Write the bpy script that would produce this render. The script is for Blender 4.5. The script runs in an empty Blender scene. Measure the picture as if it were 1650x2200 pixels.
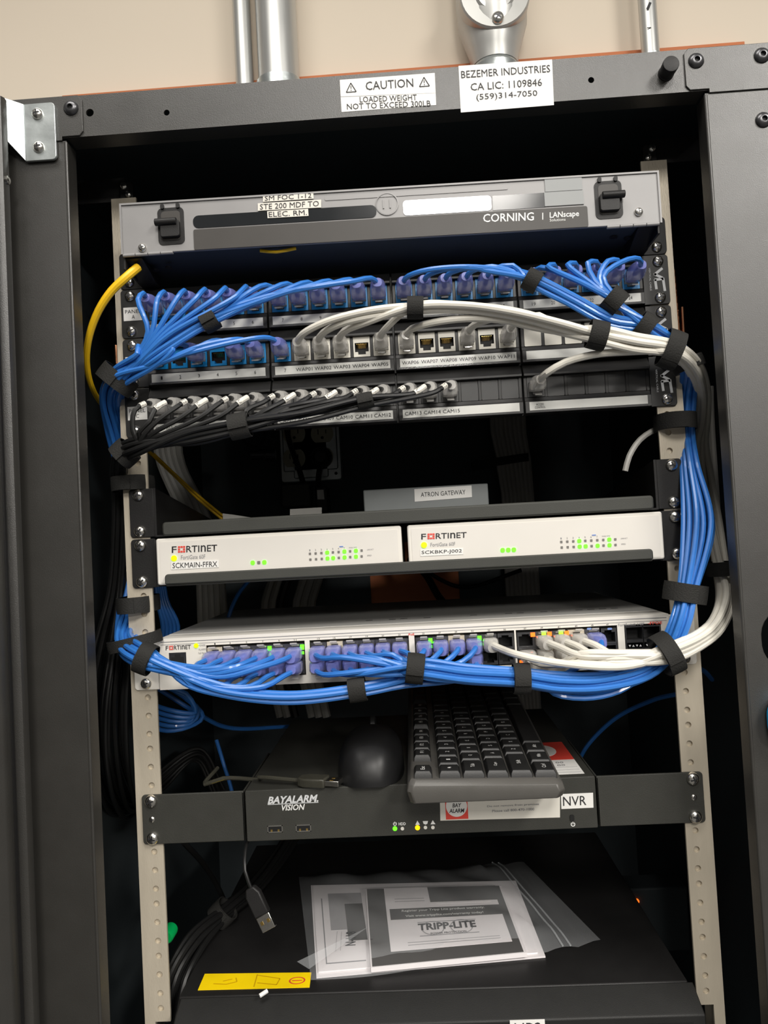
import bpy, math, random
from mathutils import Vector, Matrix
random.seed(7)
sc = bpy.context.scene
C = sc.collection
MM = 0.001
Z0 = 1700.0            # height (mm) of the reference rack unit above the floor

# ------------------------------------------------------------------ camera
CAM = Vector((7.722, -670.433, -235.560)); PITCH, YAW, ROLL, FPX = 0.036969, -0.036661, -0.053705, 1650.0
_f = Vector((math.sin(YAW)*math.cos(PITCH), math.cos(YAW)*math.cos(PITCH), math.sin(PITCH)))
_r0 = Vector((math.cos(YAW), -math.sin(YAW), 0)); _u0 = _r0.cross(_f)
CR = _r0*math.cos(ROLL)+_u0*math.sin(ROLL); CU = -_r0*math.sin(ROLL)+_u0*math.cos(ROLL); CF = _f
cd = bpy.data.cameras.new('camera'); cam = bpy.data.objects.new('camera', cd); C.objects.link(cam)
cd.sensor_fit = 'HORIZONTAL'; cd.sensor_width = 36; cd.lens = 36*FPX/1650; cd.clip_start = 0.02
cam.matrix_world = Matrix((( CR.x, CU.x, -CF.x, CAM.x*MM), (CR.y, CU.y, -CF.y, CAM.y*MM), (CR.z, CU.z, -CF.z, (CAM.z+Z0)*MM), (0, 0, 0, 1)))
sc.camera = cam

def P(px, py, Y):
    """rack point (mm) seen at a picture position when it stands at depth Y"""
    d = CF+CR*((px-825)/FPX)-CU*((py-1100)/FPX); return CAM+d*((Y-CAM.y)/d.y)
def PZ(px, py, Z):
    d = CF+CR*((px-825)/FPX)-CU*((py-1100)/FPX); return CAM+d*((Z-CAM.z)/d.z)

# ------------------------------------------------------------------ world, lights, exposure
w = bpy.data.worlds.new('room_light'); sc.world = w; w.use_nodes = True
w.node_tree.nodes['Background'].inputs[0].default_value = (1.0, 0.95, 0.88, 1)
w.node_tree.nodes['Background'].inputs[1].default_value = 0.18
def area(name, loc, sx, sy, watts, col=(1, 0.96, 0.9)):
    l = bpy.data.lights.new(name, 'AREA'); l.shape = 'RECTANGLE'; l.size = sx; l.size_y = sy; l.energy = watts; l.color = col
    o = bpy.data.objects.new(name, l); C.objects.link(o); o.location = loc; return o
area('ceiling_troffer', (0.33, -2.75, 3.05), 0.6, 1.2, 78)
area('ceiling_troffer', (1.6, -1.9, 3.05), 0.6, 1.2, 80)
area('ceiling_troffer', (0.33, -5.8, 3.05), 0.6, 1.2, 105)
area('ceiling_troffer', (3.0, -5.8, 3.05), 0.6, 1.2, 240)
area('ceiling_troffer', (-0.35, -0.9, 3.05), 1.2, 0.6, 24)
sc.view_settings.view_transform = 'Standard'; sc.view_settings.look = 'None'
sc.view_settings.exposure = 0.0; sc.view_settings.gamma = 1.0; sc.view_settings.use_curve_mapping = False

# ------------------------------------------------------------------ materials
M = {}
def mat(name, col, rough=0.5, metal=0.0, noise=0.0, scale=60.0, bump=0.0, bscale=300.0, emit=0, alpha=1.0, spec=0.5, coat=0.0, stretch=None, trans=0.0):
    m = bpy.data.materials.new(name); m.use_nodes = True; nt = m.node_tree; b = nt.nodes['Principled BSDF']
    c = (col[0], col[1], col[2], 1); b.inputs['Base Color'].default_value = c
    b.inputs['Roughness'].default_value = rough; b.inputs['Metallic'].default_value = metal
    b.inputs['Specular IOR Level'].default_value = spec; b.inputs['Coat Weight'].default_value = coat
    b.inputs['Alpha'].default_value = alpha; b.inputs['Transmission Weight'].default_value = trans
    if emit: b.inputs['Emission Color'].default_value = c; b.inputs['Emission Strength'].default_value = emit
    if noise or bump:
        tc = nt.nodes.new('ShaderNodeTexCoord'); src = tc.outputs['Object']
        if stretch:
            mp = nt.nodes.new('ShaderNodeMapping'); mp.inputs['Scale'].default_value = stretch
            nt.links.new(src, mp.inputs['Vector']); src = mp.outputs['Vector']
    if noise:
        n = nt.nodes.new('ShaderNodeTexNoise'); n.inputs['Scale'].default_value = scale; n.inputs['Detail'].default_value = 4
        nt.links.new(src, n.inputs['Vector'])
        mx = nt.nodes.new('ShaderNodeMix'); mx.data_type = 'RGBA'
        mx.inputs['A'].default_value = tuple(max(0, v*(1-noise)) for v in col)+(1,)
        mx.inputs['B'].default_value = tuple(min(1, v*(1+noise)) for v in col)+(1,)
        nt.links.new(n.outputs['Fac'], mx.inputs['Factor']); nt.links.new(mx.outputs['Result'], b.inputs['Base Color'])
        mr = nt.nodes.new('ShaderNodeMapRange'); mr.inputs['To Min'].default_value = max(0.02, rough-0.1*noise-0.03); mr.inputs['To Max'].default_value = min(1, rough+0.1*noise+0.05)
        nt.links.new(n.outputs['Fac'], mr.inputs['Value']); nt.links.new(mr.outputs['Result'], b.inputs['Roughness'])
    if bump:
        n2 = nt.nodes.new('ShaderNodeTexNoise'); n2.inputs['Scale'].default_value = bscale; n2.inputs['Detail'].default_value = 3
        nt.links.new(src, n2.inputs['Vector'])
        bp = nt.nodes.new('ShaderNodeBump'); bp.inputs['Strength'].default_value = bump; bp.inputs['Distance'].default_value = 0.0006
        nt.links.new(n2.outputs['Fac'], bp.inputs['Height']); nt.links.new(bp.outputs['Normal'], b.inputs['Normal'])
    M[name] = m; return m
mat('wall_paint', (0.78, 0.685, 0.56), 0.75, noise=0.05, scale=3, bump=0.15, bscale=120)
mat('powder_black', (0.030, 0.0285, 0.0255), 0.36, noise=0.12, scale=40, bump=0.2, bscale=1500, spec=0.8)
mat('interior_black', (0.045, 0.055, 0.060), 0.6, noise=0.1, scale=40, bump=0.1, bscale=1200, spec=0.3)  # bluish lift puts lens haze into the colour of the black coat
mat('satin_black', (0.014, 0.0135, 0.0135), 0.45, noise=0.1, scale=60, bump=0.2, bscale=1500, spec=0.3)
mat('shelf_black', (0.048, 0.049, 0.043), 0.55, noise=0.1, scale=60, bump=0.2, bscale=1500, spec=0.35)
mat('panel_black', (0.022, 0.0215, 0.021), 0.36, noise=0.15, scale=50, spec=0.45)
mat('ups_black', (0.015, 0.015, 0.0145), 0.5, noise=0.1, scale=60, bump=0.2, bscale=1500, spec=0.3)
mat('switch_top_shade', (0.62, 0.61, 0.58), 0.5, noise=0.06, scale=60, bump=0.15, bscale=900)  # chassis white toned down, painting in the shade on its top
mat('void', (0.003, 0.003, 0.003), 0.6)
mat('rail_zinc', (0.56, 0.50, 0.40), 0.45, 0.3, noise=0.12, scale=35, bump=0.2, bscale=500, stretch=(3, 3, 0.6))
mat('bright_zinc', (0.56, 0.60, 0.60), 0.32, 0.85, noise=0.25, scale=60, bump=0.2, bscale=150)
mat('screw_steel', (0.75, 0.73, 0.68), 0.22, 1.0, noise=0.1, scale=400)
mat('dark_steel', (0.10, 0.10, 0.105), 0.3, 0.8, noise=0.1, scale=300)
mat('conduit_steel', (0.56, 0.565, 0.55), 0.36, 0.7, noise=0.08, scale=50, stretch=(4, 4, 0.3))
mat('cast_grey', (0.50, 0.50, 0.48), 0.35, 0.45, noise=0.08, scale=30)
mat('fire_board', (0.56, 0.18, 0.07), 0.7, noise=0.25, scale=12, bump=0.3, bscale=90, stretch=(1, 1, 4))
mat('copper', (0.75, 0.36, 0.20), 0.25, 1.0, noise=0.1, scale=90)
mat('device_white', (0.74, 0.71, 0.65), 0.42, noise=0.03, scale=40)
mat('device_face', (0.70, 0.67, 0.62), 0.5, noise=0.03, scale=40)
mat('label_white', (0.80, 0.79, 0.76), 0.5, noise=0.03, scale=80)
mat('label_cream', (0.72, 0.69, 0.62), 0.4, noise=0.04, scale=80)
mat('strip_white', (0.74, 0.74, 0.70), 0.35, noise=0.05, scale=100, coat=0.2)
mat('strip_clear', (0.25, 0.25, 0.25), 0.12, alpha=0.35, noise=0.02, coat=0.3)
mat('ink', (0.02, 0.02, 0.022), 0.6, noise=0.05, scale=100)
mat('ink_grey', (0.25, 0.25, 0.26), 0.6, noise=0.05, scale=100)
mat('ink_red', (0.72, 0.06, 0.04), 0.5, noise=0.05, scale=100)
mat('ink_blue', (0.18, 0.28, 0.6), 0.5, noise=0.05, scale=100)
mat('print_white', (0.78, 0.78, 0.76), 0.5, noise=0.03, scale=100)
mat('print_silver', (0.62, 0.63, 0.64), 0.35, noise=0.05, scale=100)
mat('cable_blue', (0.032, 0.175, 0.56), 0.33, noise=0.06, scale=200, coat=0.2)
mat('cable_white', (0.74, 0.71, 0.63), 0.4, noise=0.04, scale=200)
mat('cable_grey', (0.44, 0.43, 0.40), 0.45, noise=0.05, scale=200)
mat('cable_black', (0.010, 0.010, 0.010), 0.38, noise=0.1, scale=200, spec=0.4)
mat('cable_yellow', (0.88, 0.53, 0.01), 0.4, noise=0.05, scale=200)
mat('boot_lavender', (0.25, 0.28, 0.72), 0.2, alpha=0.62, noise=0.1, scale=300, coat=0.4)
mat('plug_clear', (0.72, 0.70, 0.66), 0.12, alpha=0.5, noise=0.1, scale=400, coat=0.6)
mat('jack_blue', (0.004, 0.27, 0.66), 0.35, noise=0.06, scale=200)
mat('jack_white', (0.78, 0.75, 0.66), 0.4, noise=0.04, scale=200)
mat('jack_black', (0.03, 0.03, 0.03), 0.35, noise=0.1, scale=200)
mat('gold', (0.80, 0.55, 0.18), 0.25, 1.0, noise=0.05, scale=200)
mat('strap_black', (0.022, 0.0215, 0.020), 0.75, noise=0.3, scale=900, bump=0.8, bscale=900, spec=0.25)
mat('foc_metal', (0.27, 0.265, 0.265), 0.42, 0.15, noise=0.10, scale=25, bump=0.05, bscale=200, spec=0.4)
mat('foc_band', (0.060, 0.056, 0.052), 0.4, noise=0.1, scale=30, spec=0.3)
mat('foc_glass_dull', (0.016, 0.018, 0.02), 0.12, noise=0.1, scale=30, spec=0.4)
mat('foc_window', (0.02, 0.021, 0.023), 0.06, noise=0.05, scale=30, spec=0.8, coat=1.0)
mat('foc_patch', (0.30, 0.31, 0.31), 0.4, noise=0.06, scale=60, spec=0.3)
mat('gateway_slate', (0.20, 0.215, 0.215), 0.5, noise=0.06, scale=50)
mat('nvr_black', (0.036, 0.036, 0.031), 0.5, noise=0.1, scale=60, bump=0.25, bscale=1300, spec=0.4)
mat('key_black', (0.018, 0.018, 0.018), 0.40, noise=0.1, scale=90, bump=0.1, bscale=900, spec=0.4)
mat('keyboard_case', (0.085, 0.081, 0.074), 0.38, noise=0.08, scale=60, bump=0.1, bscale=900, spec=0.5)
mat('mouse_black', (0.010, 0.010, 0.0105), 0.40, noise=0.08, scale=60, spec=0.4)
mat('led_green', (0.10, 1.0, 0.015), 0.4, emit=1.9)
mat('led_yellow_green', (0.50, 1.0, 0.0), 0.4, emit=1.1)
mat('led_orange', (1.0, 0.13, 0.01), 0.4, emit=2.0)
mat('led_amber', (1.0, 0.50, 0.0), 0.4, emit=1.6)
mat('led_off', (0.18, 0.17, 0.16), 0.4, noise=0.05)
mat('led_clear', (0.7, 0.68, 0.62), 0.3, noise=0.05)
mat('sticker_yellow', (1.0, 0.70, 0.0), 0.5, noise=0.03, scale=60)
mat('sticker_line', (0.62, 0.36, 0.0), 0.5, noise=0.05, scale=60)
mat('green_plastic', (0.0, 0.42, 0.10), 0.35, noise=0.05, scale=90)
mat('blue_plastic', (0.005, 0.32, 0.66), 0.3, noise=0.05, scale=90)
mat('paper', (0.86, 0.82, 0.83), 0.65, noise=0.03, scale=50)
mat('paper_grey', (0.10, 0.097, 0.095), 0.6, noise=0.06, scale=50)
mat('paper_soft', (0.40, 0.39, 0.40), 0.6, noise=0.08, scale=50)
mat('receptacle', (0.42, 0.40, 0.30), 0.45, noise=0.05, scale=90)
mat('clear_usb', (0.06, 0.058, 0.045), 0.15, alpha=0.75, noise=0.3, scale=120, coat=0.5)
mat('bag_film', (0.78, 0.80, 0.82), 0.12, alpha=0.17, noise=0.2, scale=18, bump=0.6, bscale=35, coat=0.7)
mat('bag_edge', (0.75, 0.78, 0.80), 0.15, alpha=0.30, noise=0.1, scale=30, coat=0.6)

# ------------------------------------------------------------------ mesh building
OFF = {}
def vec(p): return p if isinstance(p, Vector) else Vector(p)
class MB:
    def __init__(s): s.v = []; s.f = []; s.mi = []; s.m = 0
    def add(s, vs, fs):
        n = len(s.v); s.v += [vec(p).copy() for p in vs]
        for q in fs: s.f.append([i+n for i in q]); s.mi.append(s.m)
        return s
    def box(s, x0, x1, y0, y1, z0, z1):
        if x0 > x1: x0, x1 = x1, x0
        if y0 > y1: y0, y1 = y1, y0
        if z0 > z1: z0, z1 = z1, z0
        return s.add([(x0,y0,z0),(x1,y0,z0),(x1,y1,z0),(x0,y1,z0),(x0,y0,z1),(x1,y0,z1),(x1,y1,z1),(x0,y1,z1)],
                     [(3,2,1,0),(4,5,6,7),(0,1,5,4),(1,2,6,5),(2,3,7,6),(3,0,4,7)])
    def hexa(s, p): # 8 corner points, bottom four then top four
        return s.add(p, [(3,2,1,0),(4,5,6,7),(0,1,5,4),(1,2,6,5),(2,3,7,6),(3,0,4,7)])
    def quad(s, a, b, c, d): return s.add([a,b,c,d], [(0,1,2,3)])
    def prism(s, poly, o, e1, e2, n, d0, d1):
        o, e1, e2, n = vec(o), vec(e1), vec(e2), vec(n); k = len(poly)
        vs = [o+e1*a+e2*b+n*d0 for a, b in poly]+[o+e1*a+e2*b+n*d1 for a, b in poly]
        return s.add(vs, [tuple(range(k))[::-1], tuple(range(k, 2*k))]+[(i, (i+1) % k, (i+1) % k+k, i+k) for i in range(k)])
    def ypr(s, poly, y0, y1): # outline in x,z extruded along y
        return s.prism(poly, (0,0,0), (1,0,0), (0,0,1), (0,1,0), y0, y1)
    def zpr(s, poly, z0, z1): # outline in x,y extruded along z
        return s.prism(poly, (0,0,0), (1,0,0), (0,1,0), (0,0,1), z0, z1)
    def xpr(s, poly, x0, x1): # outline in y,z extruded along x
        return s.prism(poly, (0,0,0), (0,1,0), (0,0,1), (1,0,0), x0, x1)
    def rings(s, rings, cap=True, closed=True):
        n = len(rings[0]); vs = [p for r in rings for p in r]; fs = []
        for j in range(len(rings)-1):
            for i in range(n if closed else n-1):
                i2 = (i+1) % n; fs.append((j*n+i, j*n+i2, (j+1)*n+i2, (j+1)*n+i))
        if cap: fs.append(tuple(range(n))[::-1]); fs.append(tuple(range((len(rings)-1)*n, len(rings)*n)))
        return s.add(vs, fs)
    def lathe(s, o, ax, prof, n=20, cap=True):
        o, ax = vec(o), vec(ax).normalized(); a = ax.orthogonal().normalized(); b = ax.cross(a)
        return s.rings([[o+ax*t+(a*math.cos(2*math.pi*i/n)+b*math.sin(2*math.pi*i/n))*r for i in range(n)] for r, t in prof], cap)
    def cyl(s, p0, p1, r, n=16, r1=None):
        p0, p1 = vec(p0), vec(p1); return s.lathe(p0, p1-p0, [(r, 0), (r if r1 is None else r1, (p1-p0).length)], n)
    def tube(s, pts, r, n=8, cap=True):
        t = [(pts[min(i+1, len(pts)-1)]-pts[max(i-1, 0)]).normalized() for i in range(len(pts))]
        a = t[0].orthogonal().normalized(); rs = []
        for i, p in enumerate(pts):
            a = (a-t[i]*a.dot(t[i])); a = a.normalized() if a.length > 1e-6 else t[i].orthogonal().normalized(); b = t[i].cross(a)
            rr = r[i] if isinstance(r, (list, tuple)) else r
            rs.append([p+(a*math.cos(2*math.pi*k/n)+b*math.sin(2*math.pi*k/n))*rr for k in range(n)])
        return s.rings(rs, cap)
    def plate(s, x0, x1, z0, z1, ya, yb, holes, axis='x', n=20):
        """plate in x,z from depth ya (front) to yb with real holes (cx, cz, half width, half height)"""
        def solid(a0, a1, b0, b1):
            if a1-a0 < 1e-6: return
            s.add([(a0,ya,b0),(a1,ya,b0),(a1,ya,b1),(a0,ya,b1)], [(0,1,2,3)])
            s.add([(a0,yb,b0),(a1,yb,b0),(a1,yb,b1),(a0,yb,b1)], [(3,2,1,0)])
        k = 0 if axis == 'x' else 1; holes = sorted(holes, key=lambda h: h[k]); cur = x0 if axis == 'x' else z0
        for h in holes:
            e = h[2+k]*1.15+0.4
            if axis == 'x': solid(cur, h[0]-e, z0, z1); R = (h[0]-e, h[0]+e, z0, z1)
            else: solid(x0, x1, cur, h[1]-e); R = (x0, x1, h[1]-e, h[1]+e)
            cur = h[k]+e; cx, cz, hw, hh = h; rr = min(hw, hh); ang = [2*math.pi*i/n for i in range(n)]
            ang += [math.atan2(b-cz, a-cx) % (2*math.pi) for a in R[:2] for b in R[2:]]; ang = sorted(ang)
            inn, out = [], []
            for t in ang:
                c, q = math.cos(t), math.sin(t); lo, hi = 0, max(hw, hh)
                for _ in range(25): # radial distance to a stadium outline
                    m = (lo+hi)/2; x, z = abs(c*m), abs(q*m); ex, ez = max(0, x-(hw-rr)), max(0, z-(hh-rr))
                    if ex*ex+ez*ez < rr*rr: lo = m
                    else: hi = m
                inn.append((cx+c*lo, cz+q*lo))
                tt = min([((R[1]-cx) if c > 0 else (R[0]-cx))/c if abs(c) > 1e-9 else 1e9, ((R[3]-cz) if q > 0 else (R[2]-cz))/q if abs(q) > 1e-9 else 1e9])
                out.append((cx+c*tt, cz+q*tt))
            m = len(ang); vs = [(x,ya,z) for x, z in inn]+[(x,ya,z) for x, z in out]+[(x,yb,z) for x, z in inn]+[(x,yb,z) for x, z in out]
            fs = []
            for i in range(m):
                j = (i+1) % m; fs += [(i, m+i, m+j, j), (2*m+j, 3*m+j, 3*m+i, 2*m+i), (j, 2*m+j, 2*m+i, i)]
            s.add(vs, fs)
        if axis == 'x': solid(cur, x1, z0, z1)
        else: solid(x0, x1, cur, z1)
        s.add([(x0,ya,z0),(x1,ya,z0),(x1,ya,z1),(x0,ya,z1),(x0,yb,z0),(x1,yb,z0),(x1,yb,z1),(x0,yb,z1)], [(0,4,5,1),(1,5,6,2),(2,6,7,3),(3,7,4,0)])
        return s
    def mesh(s, name, mats, smooth=35, off=Vector((0,0,0))):
        me = bpy.data.meshes.new(name); me.from_pydata([((p-off)*MM)[:] for p in s.v], [], s.f)
        for m in (mats if isinstance(mats, (list, tuple)) else [mats]): me.materials.append(M[m])
        me.polygons.foreach_set('material_index', s.mi)
        if smooth:
            me.polygons.foreach_set('use_smooth', [True]*len(s.f)); me.set_sharp_from_angle(angle=math.radians(smooth))
        me.update(); return me
    def build(s, name, mats, parent=None, bevel=0, smooth=35, off=None, base=False):
        if off is None:
            lo = Vector([min(p[i] for p in s.v) for i in range(3)]); hi = Vector([max(p[i] for p in s.v) for i in range(3)]); off = (lo+hi)/2
            if parent is None: off.z = lo.z
        o = bpy.data.objects.new(name, s.mesh(name, mats, smooth, off)); C.objects.link(o)
        put(o, off, parent)
        if bevel:
            b = o.modifiers.new('bevel', 'BEVEL'); b.width = bevel*MM; b.segments = 2; b.limit_method = 'ANGLE'; b.angle_limit = math.radians(40)
        return o
def put(o, off, parent=None):
    OFF[o.name] = vec(off).copy()
    if parent is None: o.location = (off.x*MM, off.y*MM, (off.z+Z0)*MM)
    else:
        o.parent = parent; o.location = (vec(off)-OFF[parent.name])*MM
    return o
def inst(name, me, loc, parent, rot=None):
    o = bpy.data.objects.new(name, me); C.objects.link(o); put(o, vec(loc), parent)
    if rot is not None: o.rotation_euler = rot
    return o
def tag(o, label, cat=None, group=None, kind=None):
    if label: o['label'] = label
    if cat: o['category'] = cat
    if group: o['group'] = group
    if kind: o['kind'] = kind
    return o
def root(name, loc, label, cat, group=None):
    o = bpy.data.objects.new(name, None); C.objects.link(o); o.empty_display_size = 0.01; put(o, vec(loc)); return tag(o, label, cat, group)
def rrect(x0, x1, z0, z1, r, n=4, corners=(1,1,1,1)): # corners: bl, br, tr, tl
    out = []
    for k, (cx, cz, a) in enumerate(((x0+r, z0+r, 180), (x1-r, z0+r, 270), (x1-r, z1-r, 0), (x0+r, z1-r, 90))):
        if corners[k]:
            for i in range(n+1): t = math.radians(a+90*i/n); out.append((cx+r*math.cos(t), cz+r*math.sin(t)))
        else: out.append(((x0, x1, x1, x0)[k], (z0, z0, z1, z1)[k]))
    return out
def txt(s, c, wd, ht, m='ink', parent=None, right=(1,0,0), up=(0,0,1), name='lettering', bold=0.0, shear=0.0):
    """flat printed lettering fitted into a box of wd x ht mm centred on c"""
    cu = bpy.data.curves.new(name, 'FONT'); cu.body = s; cu.size = 1; cu.resolution_u = 2; cu.offset = bold; cu.shear = shear; cu.align_x = 'CENTER'
    if '\n' in s: cu.space_line = 0.95
    t = bpy.data.objects.new(name, cu); C.objects.link(t); me = bpy.data.meshes.new_from_object(t); bpy.data.objects.remove(t); bpy.data.curves.remove(cu)
    xs = [v.co.x for v in me.vertices]; ys = [v.co.y for v in me.vertices]
    ax, bx, ay, by = min(xs), max(xs), min(ys), max(ys); right, up, c = vec(right).normalized(), vec(up).normalized(), vec(c)
    for v in me.vertices:
        v.co = (right*(((v.co.x-ax)/max(1e-6, bx-ax)-0.5)*wd)+up*(((v.co.y-ay)/max(1e-6, by-ay)-0.5)*ht))*MM
    me.materials.clear(); me.materials.append(M[m]); o = bpy.data.objects.new(name, me); C.objects.link(o); put(o, c, parent); return o

def crom(pts, step=6.0):
    """smooth centripetal curve through the waypoints"""
    q = [pts[0]*2-pts[1]]+list(pts)+[pts[-1]*2-pts[-2]]; out = []
    for i in range(1, len(q)-2):
        p0, p1, p2, p3 = q[i-1], q[i], q[i+1], q[i+2]
        d = [max(1e-3, (b-a).length)**0.5 for a, b in ((p0,p1),(p1,p2),(p2,p3))]
        t0, t1 = 0, d[0]; t2 = t1+d[1]; t3 = t2+d[2]; n = max(2, int((p2-p1).length/step))
        for k in range(n):
            t = t1+(t2-t1)*k/n
            a1 = p0*((t1-t)/(t1-t0))+p1*((t-t0)/(t1-t0)); a2 = p1*((t2-t)/(t2-t1))+p2*((t-t1)/(t2-t1)); a3 = p2*((t3-t)/(t3-t2))+p3*((t-t2)/(t3-t2))
            b1 = a1*((t2-t)/(t2-t0))+a2*((t-t0)/(t2-t0)); b2 = a2*((t3-t)/(t3-t1))+a3*((t-t1)/(t3-t1))
            out.append(b1*((t2-t)/(t2-t1))+b2*((t-t1)/(t2-t1)))
    return out+[pts[-1]]

# shared small hardware
def screw_mesh():
    b = MB(); b.lathe((0,0,0), (0,-1,0), [(4.6,-0.5),(4.6,0.7),(4.2,1.9),(3.0,2.9),(1.6,3.3)], 18)
    b.m = 1
    for a in (0.5, 0.5+math.pi/2):
        e = Vector((math.cos(a),0,math.sin(a))); g = Vector((-math.sin(a),0,math.cos(a)))
        b.prism([(-2.6,-0.55),(2.6,-0.55),(2.6,0.55),(-2.6,0.55)], (0,0,0), e, g, (0,-1,0), 2.2, 3.45)
    return b.mesh('screw', ['screw_steel', 'dark_steel'])
SCREW = screw_mesh()
def screw(x, z, y, parent, rot=0, sc_=1.0):
    o = inst('screw', SCREW, (x, y, z), parent, (0, rot, 0))
    if sc_ != 1: o.scale = (sc_,)*3
    return o
_b = MB(); _b.lathe((0,0,0), (0,-1,0), [(6.2,-0.5),(6.2,0.5),(5.2,2.0),(3.6,3.0),(2.2,3.1),(1.9,0.8)], 20, cap=False); _b.m = 1; _b.lathe((0,0,0), (0,-1,0), [(2.0,0.3),(2.0,0.9)], 12)
BOLT = _b.mesh('bolt', ['dark_steel', 'void'])
ORD = ['first','second','third','fourth','fifth','sixth','seventh','eighth','ninth','tenth','eleventh','twelfth','thirteenth','fourteenth','fifteenth','sixteenth','seventeenth','eighteenth','nineteenth','twentieth','twenty-first','twenty-second','twenty-third','twenty-fourth']
U = 44.45
def hz(u, h): return -(u*U+6.35+15.875*h)
HX = 232.55

# ------------------------------------------------------------------ the setting
b = MB(); b.box(-2600, 2600, 545, 620, -1700, 1400); tag(b.build('wall_back', 'wall_paint'), 'beige painted wall behind the cabinet', None, None, 'structure')
# fire-treated backboard, conduits
zr = P(1600, 88, 525).z; zl = P(650, 163, 525).z; xr = P(1600, 88, 525).x
b = MB(); b.ypr([(-520,-760),(xr,-760),(xr,zr),(-520,zl-(zr-zl)*0.9)], 526, 544)
tag(b.build('plywood_backboard', 'fire_board', smooth=0), 'orange-red painted plywood board on the wall behind the black cabinet', 'board')
def conduit(px, Y, r, label, x0=137, marks=False):
    p = P(px, 90, Y); t = root('conduit', (p.x, Y, 138), label, 'conduit')
    b = MB(); b.lathe((p.x, Y, 138), (0,0,1), [(r,0),(r,900)], 24, cap=False); b.build('pipe', 'conduit_steel', t)
    b = MB(); b.lathe((p.x, Y, 138), (0,0,1), [(r*1.25,0),(r*1.25,14),(r*1.05,16)], 24); b.build('locknut', 'conduit_steel', t)
    for dz in (330, 700):
        b = MB(); b.lathe((p.x, Y, 138+dz), (0,0,1), [(r*1.02,0),(r*1.12,1),(r*1.12,17),(r*1.02,18)], 24, cap=False); b.box(p.x-r*1.7, p.x-r*0.9, Y+r*0.6, 544, 138+dz, 138+dz+18); b.build('pipe_strap', 'bright_zinc', t)
    return t
conduit(522, 505, 14, 'thin bright steel conduit just left of the wide one')
conduit(596, 500, 32, 'wide galvanised steel conduit above the cabinet top')
tq = conduit(1396, 500, 13.5, 'thin steel conduit near the right, behind the rubber bumper')
q = P(1396, 40, 486); txt('1', (q.x, 486, q.z+20), 4, 12, 'ink', tq, right=(1,0,-0.5), up=(0.5,0,1)); txt('-', (q.x-2, 486, q.z-14), 6, 1.5, 'ink', tq)
# conduit body with round cover
Y = 455; c0 = P(1063, -14, Y); t = root('conduit_fitting', (c0.x, Y+40, 138), 'grey cast conduit elbow with round screwed cover above cabinet', 'conduit fitting')
R = (P(1141, -14, Y).x-P(985, -14, Y).x)/2; zn = P(1062, 104, Y).z; zb = P(1062, 62, Y).z
b = MB(); b.lathe((c0.x, Y+45, zn), (0,0,1), [(R*0.66,-2),(R*0.72,18),(R*0.98,62),(R*1.02,100),(R*1.02,260),(R*0.8,300)], 32); b.build('body', 'cast_grey', t)
b = MB(); b.lathe((c0.x, Y+2, c0.z), (0,-1,0), [(R*0.98,-22),(R*0.98,0),(R*0.94,3),(R*0.56,3.5),(R*0.50,7),(R*0.42,7.6)], 40); cv = b.build('cover', 'cast_grey', t)
screw(c0.x+2, P(1068, 41, Y).z, Y-2, cv, 1.1, 2.0)
b = MB(); b.lathe((c0.x, Y+45, 138), (0,0,1), [(R*0.50,0),(R*0.50,zn-138-60),(R*0.60,zn-138-58),(R*0.64,zn-138-20),(R*0.70,zn-138-8),(R*0.62,zn-138)], 32); b.build('compression_nut', 'bright_zinc', t)

# ------------------------------------------------------------------ cabinet
cab = root('rack_cabinet', (0, 225, -900), 'black wall-mounted rack cabinet holding the network equipment', 'cabinet')
FY = -70
b = MB(); b.plate(-335, 335, 103.5, 137.6, FY, FY+2, [(-234.9,122.8,3.2,3.2), (-172.1,118.1,2.4,2.4), (167.6,118.7,2.4,2.4)], 'x', 16)
b.box(-255, 255, FY+2, FY+19, 103.5, 105.5); b.box(-335, 335, FY+2, FY+6, 135.6, 137.6); b.build('top_beam', 'powder_black', cab, smooth=20)
for sx in (-1, 1):
    poly = [(255,-900),(335,-900),(335,137.2),(245,137.2),(241,133),(241,107),(244,104),(259,104),(259,101),(255,100)]
    b = MB()
    if sx > 0: b.plate(255, 335, -900, 101, FY, FY+2, [(289,-327,20,23)], 'z', 28)
    else: b.plate(-335, -255, -900, 101, FY, FY+2, [], 'z')
    b.box(sx*255, sx*257, FY+2, FY+18, -900, 101); b.tube([Vector((sx*255.8,FY+0.9,-899)), Vector((sx*255.8,FY+0.9,100.5))], 1.5, 12); b.build('front_post', 'powder_black', cab, bevel=0.8, smooth=20)
    b = MB(); b.ypr([(sx*x, z) for x, z in [(335,100.8),(335,137.4),(244,137.4),(240.5,133.5),(240.5,107.5),(243.5,104),(258,104),(258,100.8)]][::sx], FY-1.4, FY-0.1)
    cp = b.build('corner_plate', 'powder_black', cab, bevel=0.4, smooth=20)
    inst('bolt', BOLT, (sx*249.5, FY-1.4, 126.8), cp)
    if sx > 0: inst('bolt', BOLT, (300.3, FY-1.4, 127.1), cp); inst('bolt', BOLT, (298.5, FY-0.1, 76.5), cab)
    b = MB(); b.box(sx*318, sx*320, FY+18, 522, -900, 136); b.build('side_panel', 'interior_black', cab, smooth=0)
b = MB(); b.box(-320, 320, FY+6, 522, 136, 138); b.build('top_panel', 'interior_black', cab, smooth=0)
b = MB(); b.box(-320, 320, FY+6, 522, -902, -900); b.build('bottom_panel', 'interior_black', cab, smooth=0)
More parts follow.
